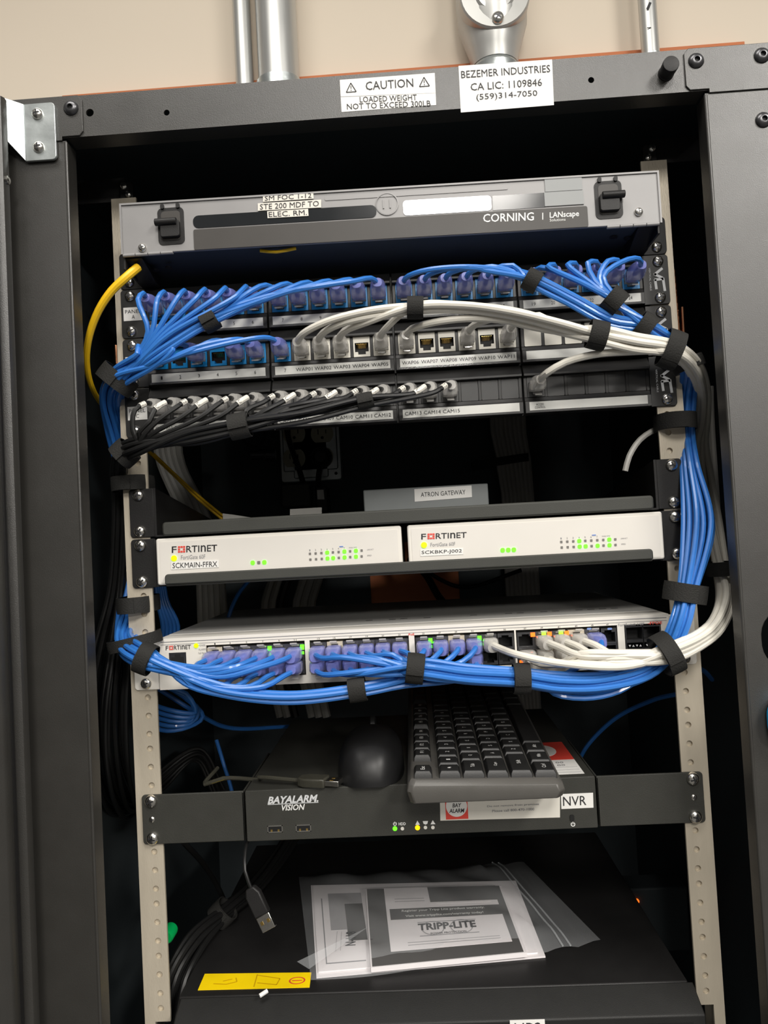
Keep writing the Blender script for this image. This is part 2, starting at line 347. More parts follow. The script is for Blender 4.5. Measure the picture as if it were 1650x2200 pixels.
b = MB(); b.box(-318, -63, 520, 522, -900, 136); b.box(74, 318, 520, 522, -900, 136); b.box(-63, 74, 520, 522, -240, 136); b.box(-63, 74, 520, 522, -900, -425); b.build('back_panel', 'interior_black', cab, smooth=0)
# rubber bumper
b = MB(); b.lathe((226, FY, 119.3), (0,-1,0), [(6.2,-1),(6.2,1),(5.8,1.5),(6.3,12),(6.1,13),(5.4,13.2)], 24); tag(b.build('bumper', 'satin_black', cab), 'round rubber door bumper')
# stickers with lettering
def sticker(name, quad, Y, parent, m='label_white', th=0.25, label=None):
    p = [P(x, y, Y) for x, y in quad]; b = MB(); n = Vector((0,-th,0)); b.hexa([p[3], p[2], p[2]-n, p[3]-n, p[0], p[1], p[1]-n, p[0]-n]); b.v = [v+n for v in b.v]
    o = b.build(name, m, parent, smooth=0)
    if label: tag(o, label)
    return o, (p[0]+p[1]+p[2]+p[3])/4, (p[1]-p[0]).normalized(), (p[0]-p[3]).normalized(), (p[1]-p[0]).length, (p[0]-p[3]).length
def stext(S, s, u, v, fw, fh, m='ink', bold=0, shear=0):
    o, c, r, up, W, H = S; txt(s, c+r*(u*W)+up*(v*H)+Vector((0,-0.55,0)), fw*W, fh*H, m, o, r, up, bold=bold, shear=shear)
S = sticker('caution_label', [(730,172),(934,157),(936,200),(732,208)], FY, cab, label='white CAUTION sticker with warning triangles')
stext(S, 'CAUTION', 0.02, 0.06, 0.50, 0.50)
def triangle(S, u, v, s):
    o, c, r, up, W, H = S; q = c+r*(u*W)+up*(v*H)+Vector((0,-0.5,0)); b = MB()
    for a, d in (((0,1),(-0.95,-0.75)), ((-0.95,-0.75),(0.95,-0.75)), ((0.95,-0.75),(0,1))):
        A = q+r*(a[0]*s)+up*(a[1]*s); B = q+r*(d[0]*s)+up*(d[1]*s); e = (B-A).normalized(); n = e.cross(Vector((0,1,0)))*0.35
        b.quad(A-n, B-n, B+n, A+n)
    b.quad(q-r*0.3-up*0.1*s, q+r*0.3-up*0.1*s, q+r*0.3+up*0.45*s, q-r*0.3+up*0.45*s); b.quad(q-r*0.3-up*0.5*s, q+r*0.3-up*0.5*s, q+r*0.3-up*0.3*s, q-r*0.3-up*0.3*s)
    b.build('warning_triangle', 'ink', o, smooth=0)
triangle(S, -0.385, 0, 4.2); triangle(S, 0.385, 0.02, 4.2)
S = sticker('weight_label', [(732,209),(936,200.5),(937,226),(734,241)], FY, cab, label='white loaded weight sticker')
stext(S, 'LOADED WEIGHT', 0, 0.22, 0.60, 0.38); stext(S, 'NOT TO EXCEED 300LB', 0, -0.22, 0.88, 0.38)
S = sticker('contractor_label', [(985,142),(1186,128),(1190,226),(990,242)], FY, cab, label='large white contractor sticker')
stext(S, 'BEZEMER INDUSTRIES', 0, 0.30, 0.95, 0.155); stext(S, 'CA LIC: 1109846', 0, 0.02, 0.76, 0.155); stext(S, '(559)314-7050', 0, -0.22, 0.65, 0.16)
# mounting rails
holes = [hz(u, h) for u in range(-1, 14) for h in range(3)]+[hz(14, 0)]
for sx in (-1, 1):
    b = MB(); x0, x1 = sorted((sx*224.5, sx*247)); b.plate(x0, x1, -640, 84, 0, 2.5, [(sx*HX, z, 2.7, 2.7) for z in holes], 'z', 14)
    b.box(sx*244.5, sx*247, 2.5, 42, -900, 84); b.box(sx*238, sx*247, 0, 2.5, -900, -640); rl = b.build('mounting_rail', 'rail_zinc', cab, smooth=25)
    b = MB()
    for z in holes: b.lathe((sx*HX, 2.6, z), (0,1,0), [(4.2,0),(4.2,5)], 10)
    tag(b.build('thread_insert', 'rail_zinc', rl), None, None, None, 'stuff')
    b = MB(); b.ypr(rrect(min(sx*228, sx*240), max(sx*228, sx*240), 80, 100, 3), 3, 6); b.box(sx*236, sx*318, 6, 9, 84, 106); b.build('rail_bracket', 'satin_black', cab, bevel=0.5)
    screw(sx*232, 88, 2.4, cab, 0.3, 0.7); screw(sx*236, 96, 2.4, cab, 0.9, 0.8)
# copper bonding strip beside the rails
b = MB(); p0, p1 = P(1448, 588, 20), P(1462, 745, 20)
for i in range(12):
    q = p0.lerp(p1, i/11.0); b.lathe(q, (0.05,0,1), [(0.8,-4),(1.8,-3),(1.8,3),(0.8,4)], 8)
b.tube([p0+Vector((0,3,5)), p1+Vector((0,3,-5))], 0.8, 6); p0, p1 = P(1466, 660, 20), P(1470, 735, 20); b.tube([p0, p1], 1.6, 8)
tag(b.build('grounding_braid', 'copper', cab), 'copper grounding braid')
p0, p1 = P(249, 742, 20), P(251, 782, 20); b = MB(); b.tube([p0, p1], 1.6, 8); tag(b.build('grounding_braid', 'copper', cab), 'copper grounding braid')
# hinge plate
b = MB(); b.ypr(rrect(-287, -262, 84.5, 131.5, 3.5, corners=(0,1,1,0)), FY-4, FY-1.5)
b.hexa([(-298,FY-13,98),(-287,FY-4,84.5),(-287,FY-1.5,84.5),(-299,FY-10.5,98),(-298,FY-13,132.5),(-287,FY-4,131.5),(-287,FY-1.5,131.5),(-299,FY-10.5,132.5)])
b.box(-345, -298, FY-13, FY-10.5, 103, 132.5)
hg = tag(b.build('hinge_plate', 'bright_zinc', cab, bevel=0.4), 'shiny zinc hinge plate')
for z in (122.3, 95): screw(-276, z, FY-4, hg, 0.4)
# open door on the left
D = root('cabinet_door', (-320, -330, -900), 'black cabinet door standing open at the left edge', 'door')
b = MB(); b.zpr([(-295,-86),(-294.5,-90),(-296,-93),(-302,-95),(-302,-103),(-299,-106),(-296.5,-110),(-296,-115),(-297.5,-120),(-303,-124),(-306,-130),(-306,-142),(-303,-146),(-303,-154),(-316,-160),(-316,-600),(-345,-600),(-345,-86)], -900, 128); b.build('door_frame', 'powder_black', D, smooth=40)
b = MB(); b.tube([Vector((-302,-99,-895)), Vector((-302,-99,120))], 2.2, 8); b.build('door_seal', 'satin_black', D)
b = MB(); b.lathe((-311,-87,124), (0,0,1), [(4.5,0),(4.5,16),(3,18)], 16); b.build('hinge_pin', 'satin_black', D)
b = MB(); b.lathe((-294.5,-90,62), (1,0,0.0), [(3.4,-1),(3.2,1),(1.5,2)], 14); b.build('rivet', 'screw_steel', D)
# bright blue grip at the right edge
b = MB(); b.ypr(rrect(267, 318, -408, -367, 17, 8), FY-16, FY-0.2); tag(b.build('latch_grip', 'blue_plastic', cab, bevel=3), 'bright blue plastic grip')

# ------------------------------------------------------------------ fibre enclosure
F = root('fiber_enclosure', (0, -50, 0), 'grey one-unit fiber enclosure with two black latches, above panel A', 'fiber enclosure')
G = -50
def fz(x, z): return z - x*0.0092      # the enclosure hangs slightly lower at its right end
def fpoly(x0, x1, z0, z1, r=0): return [(x, fz(x, z)) for x, z in (rrect(x0, x1, z0, z1, r) if r else [(x0,z0),(x1,z0),(x1,z1),(x0,z1)])]
b = MB(); b.ypr(fpoly(-219, 219, 12, 51), G+3, 190); b.build('housing', 'interior_black', F, smooth=0)
b = MB(); b.ypr(fpoly(-221, 222, 10.5, 53.3), G, G+2.8); cov = b.build('cover', 'foc_metal', F, bevel=0.6)
b = MB(); b.ypr(fpoly(-221, 222, 51.8, 53.3), G-1.2, G); b.ypr(fpoly(-221, -219.5, 10.5, 51.8), G-1.2, G); b.ypr(fpoly(220.5, 222, 10.5, 51.8), G-1.2, G); b.build('cover_rim', 'foc_metal', cov, smooth=0)
b = MB(); b.ypr(fpoly(-160, 163, 10.8, 27.8, 1.5), G-0.8, G); band = b.build('band', 'foc_band', cov)
b = MB(); b.ypr(fpoly(-160, -8, 29, 39.5, 4.5), G-0.5, G+0.2); b.build('window', 'foc_glass_dull', cov)
b = MB(); b.ypr(fpoly(14, 86, 29, 41.5, 3), G-0.5, G+0.2); b.build('window', 'foc_window', cov); b = MB(); b.ypr(fpoly(87, 129, 29, 41), G-0.4, G+0.2); b.build('window', 'foc_glass_dull', cov)
b = MB(); b.ypr(fpoly(-50, 100, 45.5, 49, 1), G-0.5, G); b.build('upper_ridge', 'foc_metal', cov)
b = MB(); b.lathe((1, G, fz(0, 39.5)), (0,-1,0), [(9.5,0),(9.5,0.8),(8.6,0.9),(8.6,0.3)], 28, cap=False); b.box(-2.5, -1.5, G-0.9, G, 36, 43.5); b.box(3, 4, G-0.9, G, 36, 43.5); b.build('finger_dimple', 'foc_metal', cov)
b = MB(); b.ypr(fpoly(130, 160, 41.5, 52.2), G-0.8, G); b.ypr(fpoly(129, 160.5, 29.5, 41), G-1.0, G); tag(b.build('label_tape', 'foc_patch', cov, smooth=0), 'blank grey label tape')
for cx in (-178.5, 180.5):
    z = fz(cx, 32.5); b = MB(); b.ypr(rrect(cx-11, cx+11, z-16, z+15, 4), G-0.6, G+0.4); b.ypr(rrect(cx-8, cx-5, z+14, z+18, 1), G-2, G); b.ypr(rrect(cx+5, cx+8, z+14, z+18, 1), G-2, G); lt = b.build('latch', 'satin_black', F)
    b = MB(); b.ypr(rrect(cx-8, cx+8, z-12.5, z+12, 3), G-1, G-0.5); b.build('latch_pocket', 'foc_band', lt)
    b = MB(); b.ypr(rrect(cx-8, cx+8, z-11, z+3, 2), G-5, G-0.8); b.cyl((cx-12 if cx < 0 else cx-6, G-5, z+1.5), (cx+6 if cx < 0 else cx+12, G-5, z+1.5), 3.0, 14); b.build('latch_knob', 'satin_black', lt, bevel=0.5)
for x, z in ((-203.3, 17), (203.9, 18.5)): screw(x, z, G-0.4, F, 0.2, 0.75)
for sx in (-1, 1):
    b = MB()
    for k in range(4): b.cyl((sx*(178+k*10.6), G+0.5, fz(sx*200, 10)), (sx*(178+k*10.6+10), G+0.5, fz(sx*200, 10)), 1.5, 10)
    b.build('hinge', 'foc_metal', F)
    b = MB(); x0, x1 = sorted((sx*221, sx*241.3)); b.ypr(rrect(x0, x1, -0.2, 33, 4, corners=((1,0,0,1) if sx < 0 else (0,1,1,0))), -2.2, -0.3); b.box(sx*219, sx*221.2, G+3, -0.3, 1, 40)
    b.xpr([(G+3,10),(-0.5,10),(-0.5,0),(-14,0)], sx*205, sx*221); br = b.build('bracket', 'satin_black', F, bevel=0.5)
    screw(sx*HX, 6.35, -2.2, br, 0.6+sx)
    b = MB(); b.ypr(rrect(sx*228-3, sx*228+3, 14, 26, 2.8), -2.6, -2.0); b.build('slot', 'rail_zinc', br)
    b = MB(); b.cyl((sx*203, -20, 9.7), (sx*203, -20, 8.6), 3, 12); b.cyl((sx*190, -24, 9.7), (sx*190, -24, 8.6), 3, 12); b.build('rivet', 'dark_steel', br)
for s, q in (('SM FOC 1-12', [(565,420),(673,413),(674,427),(565,434)]), ('STE 200 MDF TO', [(554,437),(690,429),(690,446),(554,453)]), ('ELEC. RM.', [(574,454),(662,449),(663,464),(575,469)])):
    S = sticker('label_tape', q, G-0.9, F, 'label_cream', label='label tape reading '+s); stext(S, s, 0, 0, 0.93, 0.72)
def ptxt(s, q, Y, m, parent, **k):
    p = [P(x, y, Y) for x, y in q]; c = (p[0]+p[1]+p[2]+p[3])/4; r = p[1]-p[0]; up = p[0]-p[3]
    return txt(s, c, r.length, up.length, m, parent, r, up, **k)
ptxt('CORNING', [(1038,460),(1147,456),(1147,473),(1038,478)], G-1.0, 'print_white', band, bold=0.012)
ptxt('|', [(1165,457),(1167,457),(1167,472),(1165,472)], G-1.0, 'print_white', band)
ptxt('LANscape', [(1181,456),(1244,452),(1244,468),(1181,472)], G-1.0, 'print_white', band, bold=0.015)
ptxt('Solutions', [(1181,470),(1215,468),(1215,474),(1181,476)], G-1.0, 'print_white', band)
q = PZ(592, 534, 10.2); b = MB(); b.tube(crom([Vector((q.x-14, -40, 12)), Vector((q.x, -42, 9.3)), Vector((q.x+16, -40, 12))]), 1.4, 8)
tag(b.build('fiber_jumper', 'cable_yellow'), 'short yellow fiber bend peeking out under the grey enclosure', 'cable')

# ------------------------------------------------------------------ patch panels
MCX = [-164.4, -54.8, 54.8, 164.4]
def jx(k): return MCX[k//6]+(k % 6-2.5)*17.5      # k = 0..23
def jz(u): return -u*U-20.5
JY = -3.0
def jack_open():
    b = MB()
    b.box(-7.3, -6, 0, 12, -8.8, 8.8); b.box(6, 7.3, 0, 12, -8.8, 8.8); b.box(-6, 6, 0, 12, 3.6, 8.8); b.box(-6, -3.4, 0, 12, -8.8, -4.4); b.box(3.4, 6, 0, 12, -8.8, -4.4); b.box(-3.4, 3.4, 0, 12, -8.8, -6.8)
    return b
def jack_solid(): b = MB(); b.ypr(rrect(-7.3, 7.3, -8.8, 8.8, 0.7, 2), 0, 10); return b
_o = Vector((0,0,0))
JM = {}
for c in ('blue', 'white', 'black'):
    JM[c] = jack_open().mesh('jack', 'jack_'+c, 0, _o)
for c in ('white', 'black'):
    JM['blank_'+c] = jack_solid().mesh('blank_insert', 'jack_'+c, 0, _o)
b = MB(); b.box(-6.2, 6.2, 6, 6.5, -7, 3.8); b.box(-5.95, -5.7, 0.6, 6, -4.3, 3.5); b.box(5.7, 5.95, 0.6, 6, -4.3, 3.5); b.box(-5.9, 5.9, 0.6, 6, 3.3, 3.55); b.box(-5.9, -3.3, 0.6, 6, -4.35, -4.1); b.box(3.3, 5.9, 0.6, 6, -4.35, -4.1); SOCK = b.mesh('socket_shade', 'void', 0, _o)  # black liner paints the shade inside an empty jack's opening
b = MB()
for i in range(8): b.hexa([Vector(v) for v in ((-4.5+i*1.18,0.8,2.4),(-4.1+i*1.18,0.8,2.4),(-4.1+i*1.18,5,-0.4),(-4.5+i*1.18,5,-0.4),(-4.5+i*1.18,0.8,2.9),(-4.1+i*1.18,0.8,2.9),(-4.1+i*1.18,5,0.1),(-4.5+i*1.18,5,0.1))])
PINS = b.mesh('contacts', 'gold', 0, _o)
used = {0: set(range(24)), 1: {0,2,4,5,6,7,8,9,11,12,15,17}, 2: set(range(15))|{18}}
LAB = {0: [str(i+1) for i in range(24)],
       1: [str(i+1) for i in range(7)]+['WAP%02d' % i for i in range(1, 12)]+['']*6,
       2: ['CAM%02d' % i for i in range(1, 16)]+['']*3+['ACCESS\nCONTROL']+['']*5}
for u, nm in enumerate('ABC'):
    zt = -u*U
    T = root('patch_bay', (0, 0, zt-U), 'black 24-port patch panel %s, %s of three' % (nm, ('top one with all blue jacks', 'middle one with blue and white jacks', 'bottom one with black jacks')[u]), 'patch panel', 'patch panels')
    for sx in (-1, 1):
        b = MB(); x0, x1 = sorted((sx*219, sx*241.3)); b.ypr(rrect(x0, x1, zt-U+0.5, zt-0.5, 3, corners=((1,0,0,1) if sx < 0 else (0,1,1,0))), -2.4, -0.2)
        ear = b.build('ear', 'panel_black', T, bevel=0.4)
        for h in (0, 2): screw(sx*HX, hz(u, h), -2.4, ear, random.uniform(0, 1.5), 1.05)
        if sx < 0:
            c = P(298, 681 if u == 0 else (786 if u == 1 else 885), -2.8); b = MB(); zz = zt-22.5; b.box(-239, -221.5, -2.9, -2.4, zz-6, zz+6); lb = tag(b.build('panel_label', 'label_white', ear, smooth=0), 'white label reading PANEL '+nm)
            txt('PANEL', (-230.2, -3.1, zz+2.2), 14.5, 3.2, 'ink', lb); txt(nm, (-230.2, -3.1, zz-2.6), 2.8, 3.4, 'ink', lb)
        else:
            zc = zt-U/2; b = MB(); y = -2.75; k = 0.95
            V = [(227.3,zc+8.4),(227.3,zc+5.4),(238.0,zc+10.9)]
            def stroke(a, d, wd=1.3):
                A, B = Vector((a[0],y,a[1])), Vector((d[0],y,d[1])); e = (B-A).normalized(); n = e.cross(Vector((0,1,0)))*wd; A = A-e*0.6; B = B+e*0.6; b.quad(A-n, B-n, B+n, A+n)
            stroke((235.6,zc+9.2),(229.2,zc+4.6),1.1); stroke((229.2,zc+4.6),(235.2,zc+1.2),1.1); stroke((236.0,zc+0.6),(236.9,zc-10),1.1); stroke((229.2,zc-0.2),(235.8,zc+0.2),1.1); stroke((229.2,zc-0.4),(229.8,zc-8),1.1)
            b.build('logo', 'print_silver', ear, smooth=0)
            txt('VERTICAL CABLE', (225.0, -2.75, zc+0.5), 20, 1.5, 'print_silver', ear, right=(0,0,-1), up=(1,0,0))
    b = MB(); b.box(-219, 219, 6, 9, zt-U+1, zt-1); b.build('backplate', 'panel_black', T, smooth=0)
    for m in range(4):
        x0, x1 = MCX[m]-54, MCX[m]+54; b = MB()
        # sloping brow, mullions round the jacks, sill and label ledge
        b.xpr([(5,zt-0.8),(-1,zt-0.8),(-7.5,zt-9.5),(-7.5,zt-11.4),(JY,zt-11.4),(5,zt-11.4)], x0, x1)
        b.xpr([(5,zt-29.6),(JY,zt-29.6),(-4.5,zt-33.0),(-6,zt-33.4),(-6,zt-43.6),(5,zt-43.6)], x0, x1)
        xs = [x0]+[jx(m*6+i)+s*7.4 for i in range(6) for s in (-1, 1)]+[x1]
        for i in range(0, 14, 2): b.box(xs[i], xs[i+1], JY, 5, zt-29.6, zt-11.4)
        mod = b.build('port_module', 'panel_black', T, bevel=0.3)
        b = MB(); b.box(x0+3.5, x1-3.5, -6.5, -6, zt-41.5, zt-34.2); st = b.build('label_strip', 'strip_white', mod, smooth=0)
        b = MB(); b.box(x0+2.5, x1-2.5, -7.2, -6, zt-43.4, zt-41.7); b.build('label_holder', 'strip_clear', mod, smooth=0)
        for i in range(6):
            k = m*6+i; s = LAB[u][k]; x = MCX[m]+(i-2.5)*16.6
            if s:
                wd, ht = (1.6*len(s), 3.0) if len(s) < 3 else (14.6, 3.1)
                if u == 2 and k == 18: wd, ht = 9, 4.4
                txt(s, (x, -6.75, zt-37.9), wd, ht, 'ink', st)
            x = jx(k)
            if u == 0: c = 'blue'
            elif u == 1: c = 'blue' if k < 7 else ('white' if k < 18 else 'blank_white')
            else: c = 'black' if k in used[2] else 'blank_black'
            j = inst('jack' if 'blank' not in c else 'blank_insert', JM[c], (x, JY-0.4 if c != 'blank_black' else JY+0.6, jz(u)), T)
            if 'blank' not in c and k not in used[u]: inst('socket_shade', SOCK, (x, JY-0.4, jz(u)), j); inst('contacts', PINS, (x, JY-0.4, jz(u)), j)
# ------------------------------------------------------------------ shelf, tray, firewalls, gateway
def ears(T, u, y, m, x_in=219.5, label=None, sc_=1.12):
    for sx in (-1, 1):
        b = MB(); x0, x1 = sorted((sx*x_in, sx*241.3)); b.ypr(rrect(x0, x1, -(u+1)*U+0.8, -u*U-0.8, 3, corners=((1,0,0,1) if sx < 0 else (0,1,1,0))), y-2, y)
        e = b.build('ear', m, T, bevel=0.5)
        for h in (0, 2): screw(sx*HX, hz(u, h), y-2, e, random.uniform(0, 1.5), sc_)
sh = root('rack_shelf', (0, 100, -5*U), 'black cantilever rack shelf carrying the slate grey gateway box', 'shelf')
ears(sh, 4, -0.2, 'satin_black')
for sx in (-1, 1):
    b = MB(); b.xpr([(-2,-178.6),(-2,-221.5),(210,-221.5),(210,-205)], sx*217.5, sx*219.5); b.build('side_arm', 'satin_black', sh, smooth=0)
b = MB(); b.box(-217, 217, -6, 215, -221.8, -220.2); b.build('deck', 'satin_black', sh, smooth=0)
b = MB(); b.ypr(rrect(-209, 212, -221.6, -209.6, 3), -14, -6); b.build('front_lip', 'shelf_black', sh, bevel=1.5)
tr = root('firewall_tray', (0, 80, -6*U), 'black one-unit rack tray holding the two white firewalls', 'rack tray')
ears(tr, 5, -0.2, 'satin_black')
b = MB(); b.box(-219, 219, 0, 175, -265.6, -264); b.box(-219.5, -217.5, -2, 175, -265.6, -224); b.box(217.5, 219.5, -2, 175, -265.6, -224); b.build('pan', 'satin_black', tr, smooth=0)
b = MB(); b.ypr(rrect(-208, 208, -263.4, -254.6, 3, corners=(0,0,1,1)), -16, -13.5); b.box(-208, 208, -13.5, 0, -265.2, -263.2); b.build('front_lip', 'shelf_black', tr, bevel=1.0)
def brand(q, Y, parent, grey='ink'):
    """FORTINET wordmark: dark letters with a red gridded square for the O"""
    a, b_, c, d = [P(x, y, Y) for x, y in q]; r = (b_-a); up = (a-d); o = d
    def seg(s, u0, u1): txt(s, o+r*((u0+u1)/2)+up*0.5, r.length*(u1-u0), up.length, grey, parent, r, up, bold=0.01)
    seg('F', 0, 0.105); seg('RTI', 0.315, 0.60); seg('n', 0.63, 0.74); seg('ET', 0.765, 0.985)
    b = MB(); e = Vector((0,-0.05,0))
    for i in range(3):
        for j in range(3):
            if i == 1 and j == 1: continue
            p = o+r*(0.135+i*0.055)+up*(j*0.36)+e; b.quad(p, p+r*0.047, p+r*0.047+up*0.28, p+up*0.28)
    b.build('emblem', 'ink_red', parent, smooth=0)
def firewall(x0, x1, label, q_brand, q_model, q_label, name_txt, status, grid, lit):
    T = root('firewall', ((x0+x1)/2, 70, -263.9), label, 'firewall', 'white firewalls in the tray')
    b = MB(); b.box(x0, x1, -2, 158, -263.9, -223.6); b.build('body', 'device_white', T, bevel=1.5)
    b = MB(); b.ypr(rrect(x0, x1, -263.9, -223.6, 2), -11, -2); b.build('bezel', 'device_white', T, bevel=1.2)
    b = MB(); b.ypr(rrect(x0+3.2, x1-3.2, -262, -226.6, 1), -11.35, -10.9); f = b.build('face', 'device_face', T, smooth=0)
    Y = -11.6; brand(q_brand, Y, f); ptxt('FortiGate 60F', q_model, Y, 'ink_grey', f)
    S = sticker('name_label', q_label, Y+0.1, f, 'label_white'); stext(S, name_txt, 0, 0, 0.94, 0.66)
    c = P(*status[0], Y); b = MB(); b.cyl(c, c+Vector((0,-0.4,0)), 2.6, 16); b.build('power_led', 'led_yellow_green', f)
    for px, py, on in status[1:]:
        c = P(px, py, Y); b = MB(); b.ypr(rrect(c.x-1.3, c.x+1.3, c.z-1.3, c.z+1.3, 0.5, 2) if not on else rrect(c.x-1.9, c.x+1.9, c.z-1.9, c.z+1.9, 1.5, 3), Y-0.2, Y); b.build('status_led', 'led_green' if on else 'led_off', f, smooth=0)
    (ax, ay), (bx, by), (cx, cy), (dx, dy) = grid      # top-left, top-right, bottom-left, bottom-right LED
    for r_ in range(2):
        for i in range(10):
            t = i/9.0; px, py = ((ax+(bx-ax)*t, ay+(by-ay)*t) if r_ == 0 else (cx+(dx-cx)*t, cy+(dy-cy)*t)); c = P(px, py, Y); on = (r_, i) in lit
            s = 1.7 if on else 0.95; b = MB(); b.ypr(rrect(c.x-s, c.x+s, c.z-s, c.z+s, s*0.7 if on else 0.2, 3), Y-0.2, Y); b.build('port_led', 'led_green' if on else 'led_off', f, smooth=0)
            if r_ == 0 and i < 7: txt(str(i+1), c+Vector((0,0,2.9)), 0.9, 1.5, 'ink_grey', f)
    c = P(bx, by, Y)+Vector((7.5,0,0.4)); txt('LINK/ACT', c, 5.6, 1.1, 'ink_grey', f); c = P(dx, dy, Y)+Vector((6.7,0,0.3)); txt('SPEED', c, 3.8, 1.1, 'ink_grey', f)
    c = P(ax+(bx-ax)*6.5/9, ay+(by-ay)*6.5/9, Y); txt('WAN DMZ', c+Vector((5,0,3.0)), 7, 1.0, 'ink_grey', f)
    b = MB(); c = P(ax+(bx-ax)*5.5/9, ay+(by-ay)*5.5/9, Y)+Vector((0,0,4.4)); b.box(c.x-1.6, c.x+1.6, Y-0.1, Y, c.z-0.5, c.z+0.5); b.build('bracket_mark', 'ink_blue', f, smooth=0)
firewall(-216.0, -2.6, 'white firewall on the left side, labelled SCKMAIN-FFRX', [(369,1174),(468,1170),(468,1183),(369,1188)], [(389,1193),(441,1191),(441,1200),(389,1202)],
         [(368,1207),(470,1203),(470,1219),(368,1224)], 'SCKMAIN-FFRX', [(374,1199.5), (543,1209,1), (556,1208.5,0), (568,1208,1)], [(666,1189.5),(777,1182.5),(667,1202),(777,1195)], {(0,3),(0,6),(0,8),(1,3),(1,4),(1,6),(1,8)})
firewall(2.6, 219.0, 'white firewall on the right side, labelled SCKBKP-J002', [(905,1147),(1004,1143),(1004,1155),(905,1159)], [(925,1166),(978,1164),(978,1173),(925,1174)],
         [(903,1181),(995,1177),(995,1191),(903,1195)], 'SCKBKP-J002', [(911,1171), (1080,1182,1), (1092,1181.5,1), (1104,1181,1)], [(1206,1164),(1322,1158.5),(1207,1176),(1322.5,1170.5)], {(0,3),(0,8),(1,3),(1,4),(1,6),(1,8)})
gw = root('gateway_box', (25, 130, -220.2), 'slate grey gateway box on the black shelf, labelled ATRON GATEWAY', 'gateway')
b = MB(); a = P(780, 1053, 85); c = P(1048, 1038, 85); b.box(a.x, c.x, 85, 190, -220.1, -185); gb = b.build('body', 'gateway_slate', gw, bevel=1.2)
S = sticker('gateway_label', [(890,1051),(1013,1043),(1014,1068),(891,1078)], 84.8, gw, 'label_white'); stext(S, 'ATRON GATEWAY', 0, 0, 0.78, 0.36)
for q in ([(478,1103),(502,1106),(540,1112),(540,1125),(480,1125)], [(623,1094),(690,1090),(690,1108),(623,1110)]):
    ps = [P(x, y, 120) for x, y in q]; b = MB(); b.add(ps, [tuple(range(len(ps)))]); b.add([v+Vector((0,6,0)) for v in ps], [tuple(range(len(ps)))[::-1]])
    tag(b.build('folded_tag', 'cable_grey', smooth=0), 'small grey tag standing behind the shelf lip %s' % ('under the yellow fiber' if q[0][0] < 500 else 'under the black power adapter'), 'tag')

# ------------------------------------------------------------------ network switch
SY = -4.0
sw = root('network_switch', (0, 130, -355.3), 'white 48-port network switch full of patch cables', 'network switch')
b = MB(); b.box(-220, 221, SY+2, 262, -312.2, -311); b.box(-220, 221, SY+2, 262, -355.3, -354.1); b.box(-220, -218.8, SY+2, 262, -354.1, -312.2); b.box(219.8, 221, SY+2, 262, -354.1, -312.2); b.box(-218.8, 219.8, 13, 262, -354.1, -312.2); b.build('chassis', 'device_white', sw, smooth=0)
b = MB(); b.box(-219.5, 220.5, 26, 262, -311.2, -310.7); b.build('top_shade', 'switch_top_shade', sw, smooth=0)  # added sheet, no separate part: paints shade over the white chassis top
b = MB(); b.box(-220, 221, SY, SY+2, -318.5, -311); b.box(-220, 221, SY, SY+2, -355.3, -348.2)
SPX = [462.0,494.5,530,565,600,635, 685,719,754,789,823.5,859, 911,946,981,1016.5,1052,1086, 1130,1166,1203,1240,1275,1308]
def sx_of(c): return P(SPX[c], 1385, SY).x
ROWS = (-327.2, -340.4)
edges = []
for g in range(4):
    xa, xb = sx_of(g*6)-8, sx_of(g*6+5)+8; edges.append((xa, xb))
spans = [(-220, edges[0][0])]+[(edges[i][1], edges[i+1][0]) for i in range(3)]+[(edges[3][1], 183)]+[(214, 221)]
for xa, xb in spans: b.box(xa, xb, SY, SY+2, -348.2, -318.5)
face = b.build('face', 'device_white', sw, smooth=0)
for sx in (-1, 1):
    b = MB(); x0, x1 = sorted((sx*220.2, sx*243)); b.ypr(rrect(x0, x1, -355, -312, 3, corners=((1,0,0,1) if sx < 0 else (0,1,1,0))), -2.4, -0.2); e = b.build('ear', 'device_white', sw, bevel=0.5)
    for h in (0, 2): screw(sx*HX, hz(7, h), -2.4, e, random.uniform(0, 1.5), 1.1)
b = MB(); b.box(-218, 219, SY-0.25, SY, -314.2, -313.6); b.box(-218, 219, SY-0.25, SY, -316.4, -316.1); b.build('groove', 'ink_grey', face, smooth=0)
for i in range(26):
    if random.random() < 0.45: continue
    x = -75+i*11; b = MB(); b.box(x, x+6.5, 60, 63, -310.75, -310.6); b.build('vent_slot', 'void', sw, smooth=0)
SL = {}
lit = {(3,0): 'led_green', (5,0): 'led_green', (12,0): 'led_green', (15,0): 'led_green', (18,0): 'led_orange', (19,0): 'led_orange', (20,0): 'led_orange', (19,1): 'led_green', (20,1): 'led_green'}
